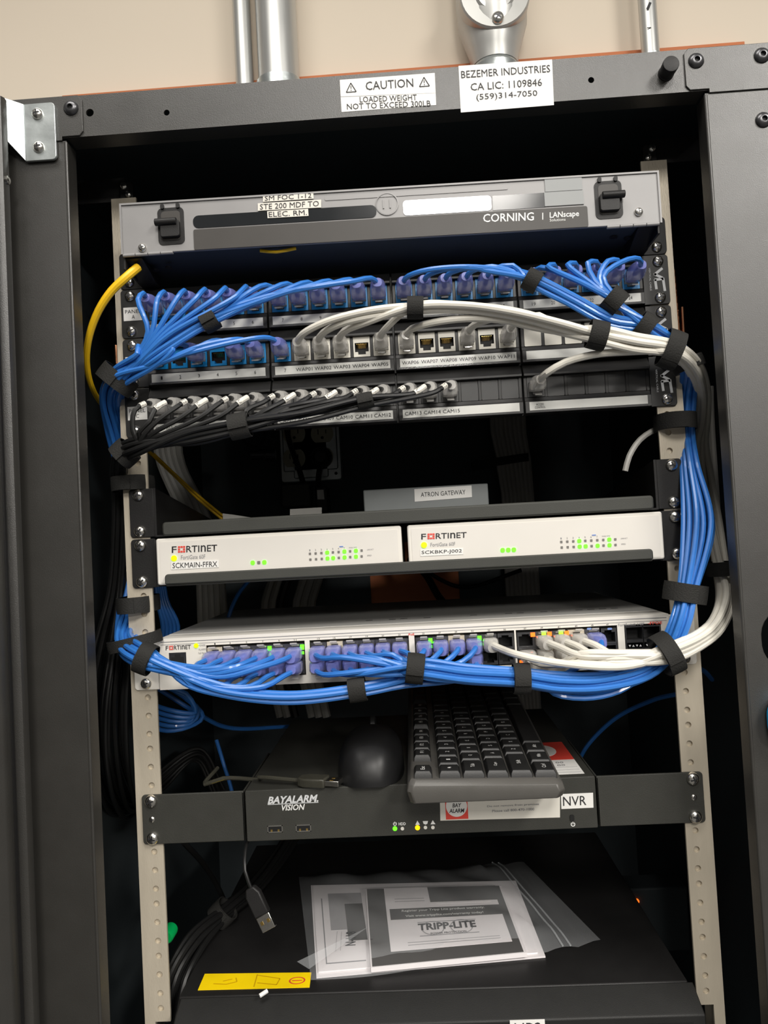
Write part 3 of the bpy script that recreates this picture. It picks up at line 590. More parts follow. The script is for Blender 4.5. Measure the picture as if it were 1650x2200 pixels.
for c in range(24):
    x = sx_of(c); pitch = 7.1
    for r_ in range(2):
        z = ROWS[r_]; s = 1 if r_ == 0 else -1; b = MB()
        b.box(x-pitch, x-5.9, SY, 10, z-6.5, z+6.5); b.box(x+5.9, x+pitch, SY, 10, z-6.5, z+6.5); b.box(x-5.9, x+5.9, SY, 10, z+s*4.8, z+s*6.5); b.box(x-5.9, x+5.9, SY, 10, z-s*6.5, z-s*5.2); b.box(x-5.9, x-3, SY, 10, z+s*3.2, z+s*4.8); b.box(x+3, x+5.9, SY, 10, z+s*3.2, z+s*4.8)
        pt = b.build('port', 'dark_steel' if (c+r_) % 7 else 'rail_zinc', sw, smooth=0)
        b = MB(); b.box(x-6, x+6, 9, 9.4, z-6, z+6); b.build('port_back', 'void', pt, smooth=0)
    if c in (3, 5, 12, 15): 
        b = MB(); z = ROWS[0]; b.box(x+4.0, x+7.4, SY-0.5, SY, z+1, z+5.4); b.box(x+4.0, x+7.0, SY-0.5, SY, z-3.0, z-0.4); b.build('port_led', 'led_green', sw, smooth=0)
    if c in (18, 19, 20):
        b = MB(); z = ROWS[0]; b.box(x+4.4, x+8.2, SY-0.5, SY, z+2.4, z+6.0); b.build('port_led', 'led_orange', sw, smooth=0)
    if c in (19, 20):
        b = MB(); z = ROWS[0]; b.box(x-0.5, x+3.4, SY-0.5, SY, z+3.2, z+6.4); b.build('port_led', 'led_yellow_green', sw, smooth=0)
    if c in (18, 20):
        b = MB(); z = ROWS[1]; b.box(x-6.4, x-3.4, SY-0.5, SY, z-6.2, z-4.0); b.build('port_led', 'led_orange', sw, smooth=0)
    txt(str(2*c+1), (x, SY-0.3, -317.5), 1.0*len(str(2*c+1)), 1.5, 'ink', face)
    if c > 14: txt(str(2*c+2), (x, SY-0.3, -350.2), 2.0, 1.5, 'ink', face)
# uplink cages
for i in range(2):
    x0 = 184.5+i*14.6; b = MB(); b.box(x0-0.8, x0, SY, 12, -340, -320); b.box(x0+13.6, x0+14.4, SY, 12, -340, -320); b.box(x0, x0+13.6, SY, 12, -321, -320); b.box(x0, x0+13.6, SY, 12, -334, -331.4); b.box(x0, x0+13.6, SY, 12, -340, -339); cg = b.build('uplink_cage', 'dark_steel', sw, smooth=0)
    b = MB(); b.box(x0, x0+13.6, 10, 11, -340, -320); b.build('port_back', 'void', cg, smooth=0)
    b = MB()
    for k in range(4): b.prism([(-1,-0.8),(1,-0.8),(0,0.9)], (x0+2.2+k*3.0, SY-0.4, -336.6), (1,0,0), (0,0,1 if k % 2 else -1), (0,1,0), 0, 0.4)
    b.build('arrow_mark', 'print_silver', cg, smooth=0)
brand([(356,1388),(411,1385),(411,1394),(356,1397)], SY-0.3, face)
c = P(421.5, 1387, SY-0.3); b = MB(); b.cyl(c, c+Vector((0,-0.5,0)), 2.0, 14); b.build('power_led', 'led_yellow_green', sw)
for s, py in (('POWER', 1386.5), ('ALARM', 1395), ('PoE MAX', 1403)): c = P(434, py, SY-0.3); txt(s, c, 6.2, 1.7, 'ink_grey', face)
c = P(382, 1418, SY-0.2); b = MB(); b.box(c.x-7.5, c.x+7.5, SY-0.4, SY+0.1, c.z-7, c.z+6.5); cp_ = b.build('console_port', 'dark_steel', sw, smooth=0); b = MB(); b.box(c.x-5.5, c.x+5.5, SY-0.6, SY, c.z-5, c.z+2.5); b.box(c.x-2.5, c.x+2.5, SY-0.6, SY, c.z+2.5, c.z+5); b.build('port_back', 'void', cp_, smooth=0)
c = P(382, 1404, SY-0.3); txt('CONSOLE', c, 8, 1.3, 'ink_grey', face)
c = P(884, 1363, SY-0.3); txt('PoE', c, 5, 1.9, 'ink_red', face, bold=0.02)
c = P(1364, 1341, SY-0.3); txt('FortiSwitch 148F', c+Vector((-3,0,0)), 22, 2.4, 'ink_grey', face); txt('-FPOE', c+Vector((17,0,0.2)), 12, 2.4, 'ink_red', face, bold=0.02)
for px in (1266, 1310): c = P(px, 1351, SY-0.3); b = MB(); b.ypr(rrect(c.x-2, c.x+2, c.z-0.8, c.z+0.8, 0.7, 2), SY-0.3, SY-0.05); b.build('uplink_mark', 'ink_blue', face, smooth=0)

# ------------------------------------------------------------------ video recorder, keyboard, mouse
NY = -6.0; NT = -444.6; NB = -487.5
nv = root('video_recorder', (0, 120, NB), 'black video recorder with blank side brackets, labelled NVR', 'video recorder')
b = MB(); b.box(-149.3, 149.8, NY+1.5, 255, NB, NT); b.build('body', 'nvr_black', nv, bevel=0.6)
b = MB(); b.ypr(rrect(-149.3, 149.8, NB, NT, 1), NY, NY+1.5); nf = b.build('front', 'nvr_black', nv, bevel=0.4)
for sx in (-1, 1):
    b = MB(); x0, x1 = sorted((sx*151.6, sx*241.0)); b.ypr(rrect(x0, x1, -488, -445.6, 3, corners=((1,0,0,1) if sx < 0 else (0,1,1,0))), -2.6, -0.3); b.box(sx*151.6, sx*153.2, -2.6, 120, -488, -446.5); br = b.build('side_bracket', 'nvr_black', nv, bevel=0.5)
    screw(sx*HX, hz(10,0), -2.6, br, 0.2, 1.2); screw(sx*HX, hz(10,2), -2.6, br, 0.7, 1.2); screw(sx*HX, hz(10,1), -1.6, br, 0.3, 0.62)
Y = NY-0.3
ptxt('BAYALARM.', [(575,1712),(684,1707),(684,1722),(575,1728)], Y, 'print_silver', nf, bold=0.035, shear=0.25)
ptxt('VISION', [(605,1729),(655,1727),(654,1740),(604,1742)], Y, 'print_white', nf, bold=0.02, shear=0.15)
ptxt('_', [(575,1728),(684,1723),(684,1724.4),(575,1729.4)], Y, 'print_silver', nf)
for px, py in ((591, 1781), (652, 1779)):
    c = P(px, py, NY); b = MB(); b.box(c.x-6.5, c.x+6.5, NY-0.4, 8, c.z+2.2, c.z+2.9); b.box(c.x-6.5, c.x+6.5, NY-0.4, 8, c.z-2.9, c.z-2.2); b.box(c.x-6.5, c.x-5.8, NY-0.4, 8, c.z-2.9, c.z+2.9); b.box(c.x+5.8, c.x+6.5, NY-0.4, 8, c.z-2.9, c.z+2.9); us = b.build('usb_port', 'screw_steel', nf, smooth=0)
    b = MB(); b.box(c.x-5.8, c.x+5.8, NY-0.1, NY+0.2, c.z-2.2, c.z+2.2); b.build('port_back', 'void', us, smooth=0)
    b = MB(); b.box(c.x-3.8, c.x-2.2, NY-0.3, NY, c.z-2.2, c.z-0.4); b.box(c.x+2.2, c.x+3.8, NY-0.3, NY, c.z-2.2, c.z-0.4); b.build('contacts', 'gold', us, smooth=0)
for px, py, m, r_ in ((848.5,1780,'led_green',1.9), (864.5,1780,'led_clear',1.5), (897,1778,'led_amber',2.1), (914,1777.5,'led_clear',1.5), (930,1777.5,'led_clear',1.5)):
    c = P(px, py, NY); b = MB(); b.cyl(c, c+Vector((0,-0.5,0)), r_, 14); b.build('indicator', m, nf)
txt('HDD', P(864, 1770, Y), 6, 2.4, 'print_white', nf, bold=0.02)
def icon(poly): b = MB(); b.ypr(poly, Y-0.1, Y); b.build('icon', 'print_white', nf, smooth=0)
for c, r_ in ((P(848.5,1770,Y), 1.6), (P(1231,1771,Y), 1.9)):      # power symbol: broken ring with a bar
    n = 20; A_ = [math.radians(120+300*i/n) for i in range(n+1)]; icon([(c.x+r_*math.cos(t), c.z+r_*math.sin(t)) for t in A_]+[(c.x+r_*0.62*math.cos(t), c.z+r_*0.62*math.sin(t)) for t in A_[::-1]])
    icon([(c.x-0.3,c.z),(c.x+0.3,c.z),(c.x+0.3,c.z+r_*1.15),(c.x-0.3,c.z+r_*1.15)])
c = P(897, 1768, Y); icon([(c.x-2,c.z-1.6),(c.x+2,c.z-1.6),(c.x+1,c.z+0.2),(c.x,c.z+2),(c.x-1,c.z+0.2)])
c = P(914, 1767.5, Y); icon([(c.x-2.3,c.z+1.4),(c.x-1.6,c.z-0.9),(c.x,c.z-1.6),(c.x+1.6,c.z-0.9),(c.x+2.3,c.z+1.4)])
c = P(930, 1767, Y); icon([(c.x-2.1,c.z-1.5),(c.x+2.1,c.z-1.5),(c.x,c.z+2)])
c = P(1229, 1757, NY); b = MB(); b.ypr(rrect(c.x-1.8, c.x+1.8, c.z-2.6, c.z+2.6, 1), NY-0.8, NY); b.build('power_button', 'void', nf)
S = sticker('property_label', [(945,1718),(1203,1706),(1203,1756),(946,1763)], NY, nf, 'label_cream', label='cream property label'); o_, c_, r_, up_, W_, H_ = S
stext(S, 'Do not remove from premises', 0.11, 0.10, 0.43, 0.12, 'ink_grey', bold=0.01); stext(S, 'Please call 800-470-1000', 0.11, -0.12, 0.35, 0.12, 'ink_grey', bold=0.01)
q = c_+r_*(-0.36*W_)+up_*(0.02*H_); b = MB(); b.ypr([(q.x-9.5,q.z-8),(q.x+9.5,q.z-8),(q.x+9.5,q.z+11),(q.x-9.5,q.z+11)], NY-0.45, NY-0.3); rd = b.build('red_square', 'ink_red', o_, smooth=0)
b = MB(); b.cyl((q.x, NY-0.45, q.z+3), (q.x, NY-0.6, q.z+3), 9.0, 28); b.build('white_disc', 'label_white', o_); txt('BAY\nALARM', (q.x, NY-0.75, q.z+1.5), 13, 8, 'ink', o_, bold=0.02, shear=0.2)
S = sticker('name_label', [(1205,1706),(1274,1703),(1275,1735),(1206,1738)], NY, nf, 'label_white', label='white label reading NVR'); stext(S, 'NVR', -0.08, 0.02, 0.72, 0.62)
# red and white warning sticker on top of the recorder
ps = [PZ(1170,1600,NT), PZ(1213,1595,NT), PZ(1252,1663,NT), PZ(1185,1668,NT)]; x1 = 143; b = MB(); b.box(100, x1, 3, 45, NT, NT+0.3); so = tag(b.build('warning_sticker', 'label_white', nv, smooth=0), 'red and white sticker')
b = MB(); b.box(100, x1, 45, 105, NT, NT+0.35); b.build('red_field', 'ink_red', so, smooth=0); b = MB(); b.zpr([(118+14*math.cos(t*math.pi/12), 76+20*math.sin(t*math.pi/12)) for t in range(24)], NT+0.3, NT+0.5); b.build('white_disc', 'label_white', so)
for y in (36, 28): txt('00', (128, y, NT+0.6), 7, 4.5, 'ink_grey', so, right=(1,0,0), up=(0,1,0))
b = MB()
for y in (22, 14, 7): b.box(118, 141, y, y+0.5, NT+0.3, NT+0.45)
b.build('ruled_line', 'ink_grey', so, smooth=0)

# keyboard lying lengthwise into the cabinet, its left end towards us
KX0, KX1, KY0, KL = -9.0, 118.0, -47.0, 445.0
kb = root('keyboard', (55, 150, -444), 'black wired keyboard pushed lengthwise onto the recorder', 'keyboard')
def kp(x, y, h):      # point on the keyboard: x across, y along, h above its base (tilted case)
    zb = -448.6+(y-KY0)*0.068; return Vector((x, y, zb+h+(KX1-x)/127*4.0*(1 if h > 1 else 0)))
b = MB(); out = [(KX0,KY0+4),(KX0+4,KY0),(KX1-5,KY0),(KX1,KY0+5),(KX1,KY0+KL),(KX0,KY0+KL)]
rs = [[kp(x+(2 if x < 50 else -2), y+(2 if y < 100 else -2), 0) for x, y in out], [kp(x, y, 6) for x, y in out], [kp(x+(1.5 if x < 50 else -1.5), y+(1 if y < 100 else -1), 11) for x, y in out], [kp(x+(4 if x < 50 else -5), y+(5 if y < 100 else -4), 14.5) for x, y in out]]
b.rings(rs); b.build('case', 'keyboard_case', kb, bevel=1.0)
def key(x0, x1, y0, y1, s=None, h=6.5):
    i = 2.2; b = MB(); hb = 13.5
    b.rings([[kp(x0,y0,hb), kp(x1,y0,hb), kp(x1,y1,hb), kp(x0,y1,hb)], [kp(x0+0.6,y0+0.8,hb+h*0.6), kp(x1-0.6,y0+0.8,hb+h*0.6), kp(x1-0.6,y1-0.8,hb+h*0.6), kp(x0+0.6,y1-0.8,hb+h*0.6)], [kp(x0+i,y0+i,hb+h), kp(x1-i,y0+i,hb+h), kp(x1-i,y1-i,hb+h), kp(x0+i,y1-i,hb+h)]])
    k = b.build('key', 'key_black', kb, bevel=0.5)
    if s: 
        c = kp((x0+x1)/2, (y0+y1)/2-1, hb+h+0.25); txt(s, c, 2.4*len(s) if len(s) < 4 else 8, 3.4, 'print_white', k, right=(0,1,0.068), up=(-1,0,0.03))
rows = [(-3.0, [(1,'Esc'),(-1,''),(1,'F1'),(1,'F2'),(1,'F3'),(1,'F4'),(-.5,''),(1,'F5'),(1,'F6'),(1,'F7'),(1,'F8'),(-.5,''),(1,''),(1,''),(1,''),(1,'')]),
        (17.5, [(1,'~'),(1,'1'),(1,'2'),(1,'3'),(1,'4'),(1,'5'),(1,'6'),(1,'7'),(1,'8'),(1,''),(1,''),(1,''),(1,''),(2,'')]),
        (36.8, [(1.5,'Tab'),(1,'Q'),(1,'W'),(1,'E'),(1,'R'),(1,'T'),(1,'Y'),(1,'U'),(1,''),(1,''),(1,''),(1,''),(1,''),(1.5,'')]),
        (56.1, [(1.75,'Caps'),(1,'A'),(1,'S'),(1,'D'),(1,'F'),(1,'G'),(1,'H'),(1,''),(1,''),(1,''),(1,''),(1,''),(2.25,'')]),
        (75.4, [(2.25,'Shift'),(1,'Z'),(1,'X'),(1,'C'),(1,'V'),(1,'B'),(1,''),(1,''),(1,''),(1,''),(1,''),(2.75,'')]),
        (94.7, [(1.25,'Ctrl'),(1.25,'Win'),(1.25,'Alt'),(6.25,''),(1.25,''),(1.25,''),(1.25,''),(1.25,'')])]
for x, ks in rows:
    y = KY0+7
    for wd, s in ks:
        L_ = abs(wd)*19.05
        if wd > 0: key(x, x+(15.5 if x < 0 else 18.2), y+0.5, y+L_-0.5, s)
        y += L_
    for j in range(3):
        y2 = KY0+7+15*19.05+8+j*19.05
        if not (56 < x < 57): key(x, x+(15.5 if x < 0 else 18.2), y2+0.5, y2+18.5)
    if x > 0:
        for j in range(4):
            y2 = KY0+7+18*19.05+16+j*19.05
            if y2+18 < KY0+KL-6: key(x, x+18.2, y2+0.5, y2+18.5)
# mouse
ms = root('computer_mouse', (-43, 55, NT), 'black mouse with its rounded back towards us, left of the keyboard', 'mouse')
b = MB(); rs = []
for i in range(13):
    t = i/12.0; y = -12+t*118; hw = 30*math.sqrt(max(0.03, 1-(2*t-1)**4*0.75))*(1-0.12*abs(t-0.4)); h = 38*math.sqrt(max(0.02, 1-((t-0.42)/0.62)**2))
    if i in (0, 12): hw *= 0.82; h = 10
    rs.append([Vector((-42+hw*math.copysign(abs(math.cos(a))**0.75, math.cos(a)), y, NT+0.4+h*max(0, math.sin(a))**0.8)) for a in [math.pi*k/14 for k in range(15)]])
b.rings(rs, cap=True); b.build('shell', 'mouse_black', ms, smooth=60)
b = MB(); b.lathe((-45, 88, NT+30), (1,0,0), [(6,0),(8,1),(8,5),(6,6)], 16); b.build('scroll_wheel', 'key_black', ms)

# ------------------------------------------------------------------ battery backup at the bottom, papers in a bag
UT = -620.0
up_ = root('battery_backup', (0, 150, -720), 'black rack battery backup at the bottom with a yellow sticker, labelled UPS', 'battery backup')
b = MB(); b.box(-217, 218, 0, 330, -720, UT); b.build('chassis', 'satin_black', up_, bevel=1.5)
b = MB(); b.xpr([(0,UT-0.5),(0,-720),(-26,-720),(-26,-632.5),(-24,-631.2)], -215, 222); bz = b.build('bezel', 'ups_black', up_, bevel=1.0)
for i in range(22):
    x = -160+i*11
    if x+6 < 62: b = MB(); b.box(x, x+6, -26.6, -25.9, -700, -638.5); b.build('vent', 'void', bz, smooth=0)
b = MB(); b.box(150, 212, -26.6, -25.9, -700, -638); b.build('display_window', 'void', bz, smooth=0)
b = MB(); c0 = P(1095, 2192, -26.5); c1 = P(1170, 2190, -26.5); b.box(c0.x, c1.x, -27, -26.3, c0.z-14, c0.z); lb = b.build('name_label', 'label_white', bz, smooth=0); txt('UPS', ((c0.x+c1.x)/2, -27.2, c0.z-7.2), 21, 10.5, 'ink', lb)
ps = [PZ(x, y, UT+0.3) for x, y in ((425,2127),(665,2121),(669,2089),(440,2092))]
b = MB(); b.add(ps+[p-Vector((0,0,0.3)) for p in ps], [(0,1,2,3),(7,6,5,4),(0,4,5,1),(1,5,6,2),(2,6,7,3),(3,7,4,0)]); ys = tag(b.build('warning_sticker', 'sticker_yellow', up_, smooth=0), 'yellow sticker with faint drawings')
c = ps[0].lerp(ps[2], 0.5); b = MB(); e = Vector((0,0,0.2))
def sl(u0, v0, u1, v1, wd=0.5):
    f = lambda u, v: ps[0].lerp(ps[1], u).lerp(ps[3].lerp(ps[2], u), v)+e
    A, B = f(u0, v0), f(u1, v1); n = (B-A).normalized().cross(Vector((0,0,1)))*wd; b.quad(A-n, B-n, B+n, A+n)
for l in ((.5,.1,.5,.9),(.5,.85,.72,.6),(.52,.35,.7,.2),(.7,.2,.72,.6),(.12,.35,.24,.3),(.24,.3,.33,.45),(.33,.45,.31,.7),(.2,.5,.28,.62)): sl(*l)
b.build('drawing', 'sticker_line', ys, smooth=0)
b = MB(); f = ps[0].lerp(ps[1], 0.88).lerp(ps[3].lerp(ps[2], 0.88), 0.45)+e; b.rings([[f+Vector((math.cos(t)*r*1.3, math.sin(t)*r, 0)) for t in [2*math.pi*k/24 for k in range(24)]] for r in (4.6, 5.6)], cap=False); b.box(f.x-4.5, f.x+4.5, f.y-0.5, f.y+0.5, f.z-0.05, f.z); b.build('drawing', 'ink_red', ys, smooth=0)
c = P(566, 2142, -8); b = MB(); b.tube([Vector((c.x-3, -9, c.z+1.6)), Vector((c.x+3, -5, c.z+3.4))], 1.8, 8); tag(b.build('plastic_scrap', 'label_white'), 'tiny white plastic scrap below the yellow sticker', 'scrap')
# papers and clear bag
def onp(u, v, q, z): return Vector((*(q[0].lerp(q[1], u).lerp(q[3].lerp(q[2], u), v)).xy, z))
pq = [PZ(680,2103,UT), PZ(1172,2058,UT), PZ(1108,1895,UT), PZ(668,1905,UT)]
bq = [PZ(800,2076,UT+8), PZ(1125,2044,UT+8), PZ(1072,1903,UT+8), PZ(788,1910,UT+8)]
def sheet(name, q, z, th, m, parent=None, u=(0,1), v=(0,1)):
    c = [onp(a, b_, q, z) for a, b_ in ((u[0],v[0]),(u[1],v[0]),(u[1],v[1]),(u[0],v[1]))]; b = MB(); b.hexa([p-Vector((0,0,th)) for p in c]+c); return b.build(name, m, parent, smooth=0)
pp = root('paper_stack', (0, 100, UT), 'white folded leaflets lying inside the clear bag', 'leaflets')
sheet('sheet', pq, UT+1.6, 1.4, 'paper', pp); s2 = sheet('sheet', pq, UT+3.0, 1.2, 'paper', pp, (0.01,0.97), (0.03,0.98)); sheet('ruled_edge', pq, UT+3.2, 0.2, 'ink_grey', s2, (0.045,0.05), (0.1,0.8)); sheet('ruled_edge', pq, UT+3.2, 0.2, 'ink_grey', s2, (0.045,0.22), (0.09,0.1))
sheet('photo_print', pq, UT+3.25, 0.2, 'paper_soft', s2, (0.08,0.24), (0.42,0.86)); sheet('photo_print', pq, UT+3.3, 0.2, 'paper_grey', s2, (0.155,0.24), (0.30,0.72))
def on_text(s, q, z, u, v, wd, ht, m, parent, turn=0, bold=0):
    r = onp(1,v,q,z)-onp(0,v,q,z); up2 = onp(u,1,q,z)-onp(u,0,q,z); up2 = (up2-r.normalized()*up2.dot(r.normalized()))
    if turn: txt(s, onp(u,v,q,z), wd, ht, m, parent, up2, -r, bold=bold)
    else: txt(s, onp(u,v,q,z), wd, ht, m, parent, r, up2, bold=bold)
on_text('N-118', pq, UT+3.5, 0.165, 0.32, 26, 10, 'ink', s2, 1, 0.02); on_text('..................\n.................', pq, UT+3.5, 0.11, 0.3, 36, 5, 'ink_grey', s2, 1)
bk = root('warranty_booklet', (20, 110, UT+3.2), 'grey-bordered warranty booklet in the bag with a power brand logo', 'booklet')
sheet('pages', bq, UT+7.5, 4.0, 'paper', bk, (-0.01,1.02), (-0.01,1.0)); cvr = sheet('cover', bq, UT+8.0, 0.5, 'paper_grey', bk)
inn = sheet('inner_panel', bq, UT+8.2, 0.2, 'paper', cvr, (0.13,0.95), (0.14,1.0))
bd = sheet('banner', bq, UT+8.4, 0.2, 'paper_grey', inn, (0.155,0.95), (0.53,0.68)); on_text('Register your Tripp Lite product warranty.', bq, UT+8.6, 0.54, 0.64, 84, 5.5, 'print_white', bd, 0, 0.02); on_text('Visit www.tripplite.com/warranty today!', bq, UT+8.6, 0.54, 0.565, 78, 5.5, 'print_white', bd, 0, 0.02)
on_text('TRIPP-LITE', bq, UT+8.6, 0.54, 0.41, 56, 13, 'ink', inn, 0, 0.03); on_text('POWER PROTECTION', bq, UT+8.6, 0.54, 0.315, 34, 3.6, 'ink', inn)
for u0, v0 in ((0.44,0.39), (0.64,0.39)):
    c = onp(u0, v0, bq, UT+8.35); b = MB(); b.rings([[c+Vector((math.cos(t)*r, math.sin(t)*r*1.2, 0)) for t in [2*math.pi*k/28 for k in range(28)]] for r in (10.0, 11.2)], cap=False); b.build('logo_ring', 'paper_soft', inn, smooth=0)
for v0 in (0.47, 0.29): sheet('logo_rule', bq, UT+8.4, 0.1, 'ink_grey', inn, (0.34,0.75), (v0, v0+0.008))
for v0 in (0.22, 0.19, 0.78, 0.82): sheet('small_print', bq, UT+8.4, 0.1, 'paper_soft', inn, (0.25, 0.88) if v0 < 0.5 else (0.2,0.42), (v0, v0+0.008))
sheet('product_picture', bq, UT+8.4, 0.15, 'paper_grey', inn, (0.46,0.97), (0.76,1.0)); sheet('picture_edge', bq, UT+8.45, 0.1, 'paper', inn, (0.5,0.9), (0.73,0.745))
gq = [PZ(668,2108,UT), PZ(1290,2026,UT), PZ(1125,1858,UT), PZ(642,1886,UT)]
bg = root('zip_bag', (0, 120, UT), 'clear plastic zip bag of leaflets lying on the battery backup', 'bag')
b = MB(); NU, NV = 36, 22; vs = []
rnd = random.Random(3)
for j in range(NV+1):
    for i in range(NU+1):
        u, v = i/NU, j/NV; p = gq[0].lerp(gq[1], u).lerp(gq[3].lerp(gq[2], u), v)
        sag = 6*math.sin(math.pi*u)*(1 if v > 0.02 else 0); edge = min(u, 1-u, v, 1-v)*8; h = 1.0+min(1, edge)*(10.5+2.5*math.sin(u*13+v*7)*math.sin(v*9-u*4)+1.5*math.sin(u*31+v*17))
        if u > 0.8: h = 1+ (h-1)*(1-u)/0.2*0.6+3*abs(math.sin((u-0.8)*26))
        vs.append(Vector((p.x, p.y-3*math.sin(u*9)*(1-v)-6*math.sin(math.pi*u)*(1-v), UT+h)))
b.add(vs, [(j*(NU+1)+i, j*(NU+1)+i+1, (j+1)*(NU+1)+i+1, (j+1)*(NU+1)+i) for j in range(NV) for i in range(NU)]); fl = b.build('film', 'bag_film', bg, smooth=60)
b = MB()
for u in (0.865, 0.90):
    b.tube([vs[j*(NU+1)+int(u*NU)]+Vector((0,0,0.8)) for j in range(NV+1)], 0.9, 6)
b.build('zip_seal', 'bag_edge', bg)
p0, p1, p2 = PZ(638,2066,UT+20), PZ(790,1992,UT+14), PZ(664,2082,UT+12); b = MB(); b.add([p0, p2, p1], [(0,1,2)]); b.build('bag_corner', 'bag_film', bg, smooth=0)
# green knob behind the left rail
c = P(357, 2013, 40); b = MB(); b.lathe(c, (0,-1,0), [(6.5,-14),(6.5,0),(5.5,2)], 24); tag(b.build('ground_knob', 'green_plastic'), 'round green plastic cap behind the lower left rail', 'cap')

c = P(1369, 1937, 260); T = root('power_strip', (c.x+30, 275, c.z-60), 'black power strip at lower right with a tiny orange light', 'power strip')
b = MB(); b.box(c.x-8, c.x+60, 262, 300, c.z-60, c.z+14); b.build('housing', 'interior_black', T, bevel=2)
b = MB(); b.cyl(c+Vector((0,2,0)), c, 2.6, 12); b.build('pilot_light', 'led_orange', T)
# ------------------------------------------------------------------ things on the cabinet back
OY = 478
ob = root('outlet_box', (-140, 500, -160), 'steel double outlet box with four sockets at the back', 'outlet')
a = P(597, 900, OY); c = P(735, 1030, OY); zt_ = a.z+20
b = MB(); b.ypr(rrect(a.x+2, c.x-2, c.z+2, zt_-2, 3), OY+6, 519); b.build('box', 'bright_zinc', ob)
b = MB(); b.ypr(rrect(a.x, c.x, c.z, zt_, 5), OY+3, OY+6); b.ypr(rrect(a.x+5, c.x-5, c.z+16, zt_-4, 3), OY, OY+3); b.ypr(rrect(a.x+20, c.x-20, c.z+5, zt_-4, 3), OY, OY+3); cvp = b.build('cover_plate', 'bright_zinc', ob, bevel=1.5)
b = MB(); b.cyl((c.x-9, OY+2.9, c.z+10), (c.x-9, OY+2.6, c.z+10), 2.4, 12); b.build('screw_hole', 'void', cvp)
for px, py in ((632,932), (692,932), (632,985), (692,982)):
    q = P(px, py, OY); b = MB(); b.ypr([(q.x+17*math.cos(t)*1.0, q.z+max(-13, min(13, 17*math.sin(t)))) for t in [2*math.pi*k/28 for k in range(28)]], OY-1.5, OY+0.5); rc = b.build('receptacle', 'receptacle', ob)
    b = MB(); b.box(q.x-6.6, q.x-5.2, OY-1.7, OY-1.4, q.z-1, q.z+7); b.box(q.x+5.2, q.x+6.6, OY-1.7, OY-1.4, q.z, q.z+6); b.cyl((q.x, OY-1.4, q.z-6), (q.x, OY-1.7, q.z-6), 2.3, 12); b.build('slot', 'void', rc, smooth=0)
def cable(name, pts, r, m, label, cat='cable', group=None, n=8, step=6.0):
    T = root(name, pts[0], label, cat, group); b = MB(); b.tube(crom(pts, step), r, n); b.build('cord', m, T); return T
q = P(690, 982, OY-12); T = cable('power_cable', [q, q+Vector((-2,-10,-18)), P(684,1030,440), P(685,1080,430), P(690,1120,400)], 4.2, 'cable_black', 'black power plug and cord in the lower right socket', 'power cord')
b = MB(); b.lathe((q.x, OY-1, q.z), (0,-1,0), [(16,0),(16,8),(13,16),(8,22)], 20); b.build('plug', 'satin_black', T)
T = cable('power_cable', [P(612,900,440), P(622,950,438), P(640,1000,430), P(652,1040,425)], 4.0, 'cable_black', 'black cord hanging across the outlet to the adapter', 'power cord')
T = root('power_adapter', (P(632,1060,420).x, 430, -190), 'dark grey power adapter block below the outlet', 'power adapter'); a = P(602,1040,415); c = P(668,1088,415); b = MB(); b.box(a.x, c.x, 415, 450, c.z, a.z); b.build('block', 'shelf_black', T, bevel=3)
T = root('power_adapter', (P(690,1070,420).x, 430, -190), 'black power adapter with a small white label, beside the grey block', 'power adapter'); a = P(676,1045,405); c = P(706,1100,405); b = MB(); b.box(a.x, c.x, 405, 440, c.z, a.z); b.build('block', 'satin_black', T, bevel=3); S = sticker('rating_label', [(681,1053),(695,1052),(697,1073),(682,1073)], 404.8, T)
b = MB(); a, c = P(540,978,455), P(592,976,455); b.cyl(a, c, 8, 18); b.cyl(P(570,978,455), P(574,978,455), 9.5, 18); b.cyl(P(582,977,455), P(586,977,455), 9.5, 18); tag(b.build('pipe_connector', 'dark_steel'), 'dark threaded connector left of the outlet box', 'connector')
cc = P(545, 935, 450); b = MB(); b.tube([cc+Vector((math.cos(t)*17, 0, math.sin(t)*17)) for t in [2*math.pi*k/32 for k in range(33)]], 1.8, 8, cap=False); tag(b.build('cable_loop', 'cable_black'), 'black wire loop hanging beside the outlet box', 'cable')
# grey riser cables on the back
for i in range(8):
    pts = [P(1057+i*9.5, 860, 470), P(1060+i*9.4, 930, 470+2*(i % 2)), P(1072+i*9, 985, 468), P(1072+i*9.2, 1000, 468), P(1082+i*8.5, 1060, 470), P(1090+i*9, 1240, 475), P(1096+i*9, 1340, 475), P(1098+i*8.2, 1480, 478), P(1110+i*7, 1540, 480)]
    cable('riser_cable', pts, 4.0, 'cable_grey', '%s grey cable from the left in the flat bundle at the back right' % ORD[i], 'cable', 'grey riser cables', 8, 14)
for i in range(5):
    pts = [P(332+i*13, 900, 300), P(338+i*12, 975, 300), P(352+i*12, 1020, 298), P(380+i*13, 1080, 296), P(420+i*12, 1180, 300), P(432+i*13, 1350, 300)]
    cable('riser_cable', pts, 4.4, 'cable_grey', '%s grey cable from the left in the fan behind the left rail' % ORD[i], 'cable', 'grey cables behind the left rail', 8, 14)
for i, (x, col) in enumerate(((572,'cable_grey'),(588,'cable_grey'),(640,'cable_grey'),(656,'cable_grey'),(672,'cable_grey'),(604,'cable_black'))):
    pts = [P(x+12, 1180, 420), P(x+14, 1240, 420), P(x-2, 1290, 415), P(x+4, 1420, 420), P(x+30, 1540, 420)]
    cable('riser_cable', pts, 6, col, ORD[i]+(' grey' if col == 'cable_grey' else ' black')+' cable hanging behind the network switch', 'cable', 'cables behind the switch', 8, 14)
T = cable('power_cable', [P(880,1200,440), P(915,1235,420), P(945,1285,400), P(990,1330,380)], 5, 'cable_black', 'black cord crossing the orange opening at the back', 'power cord')
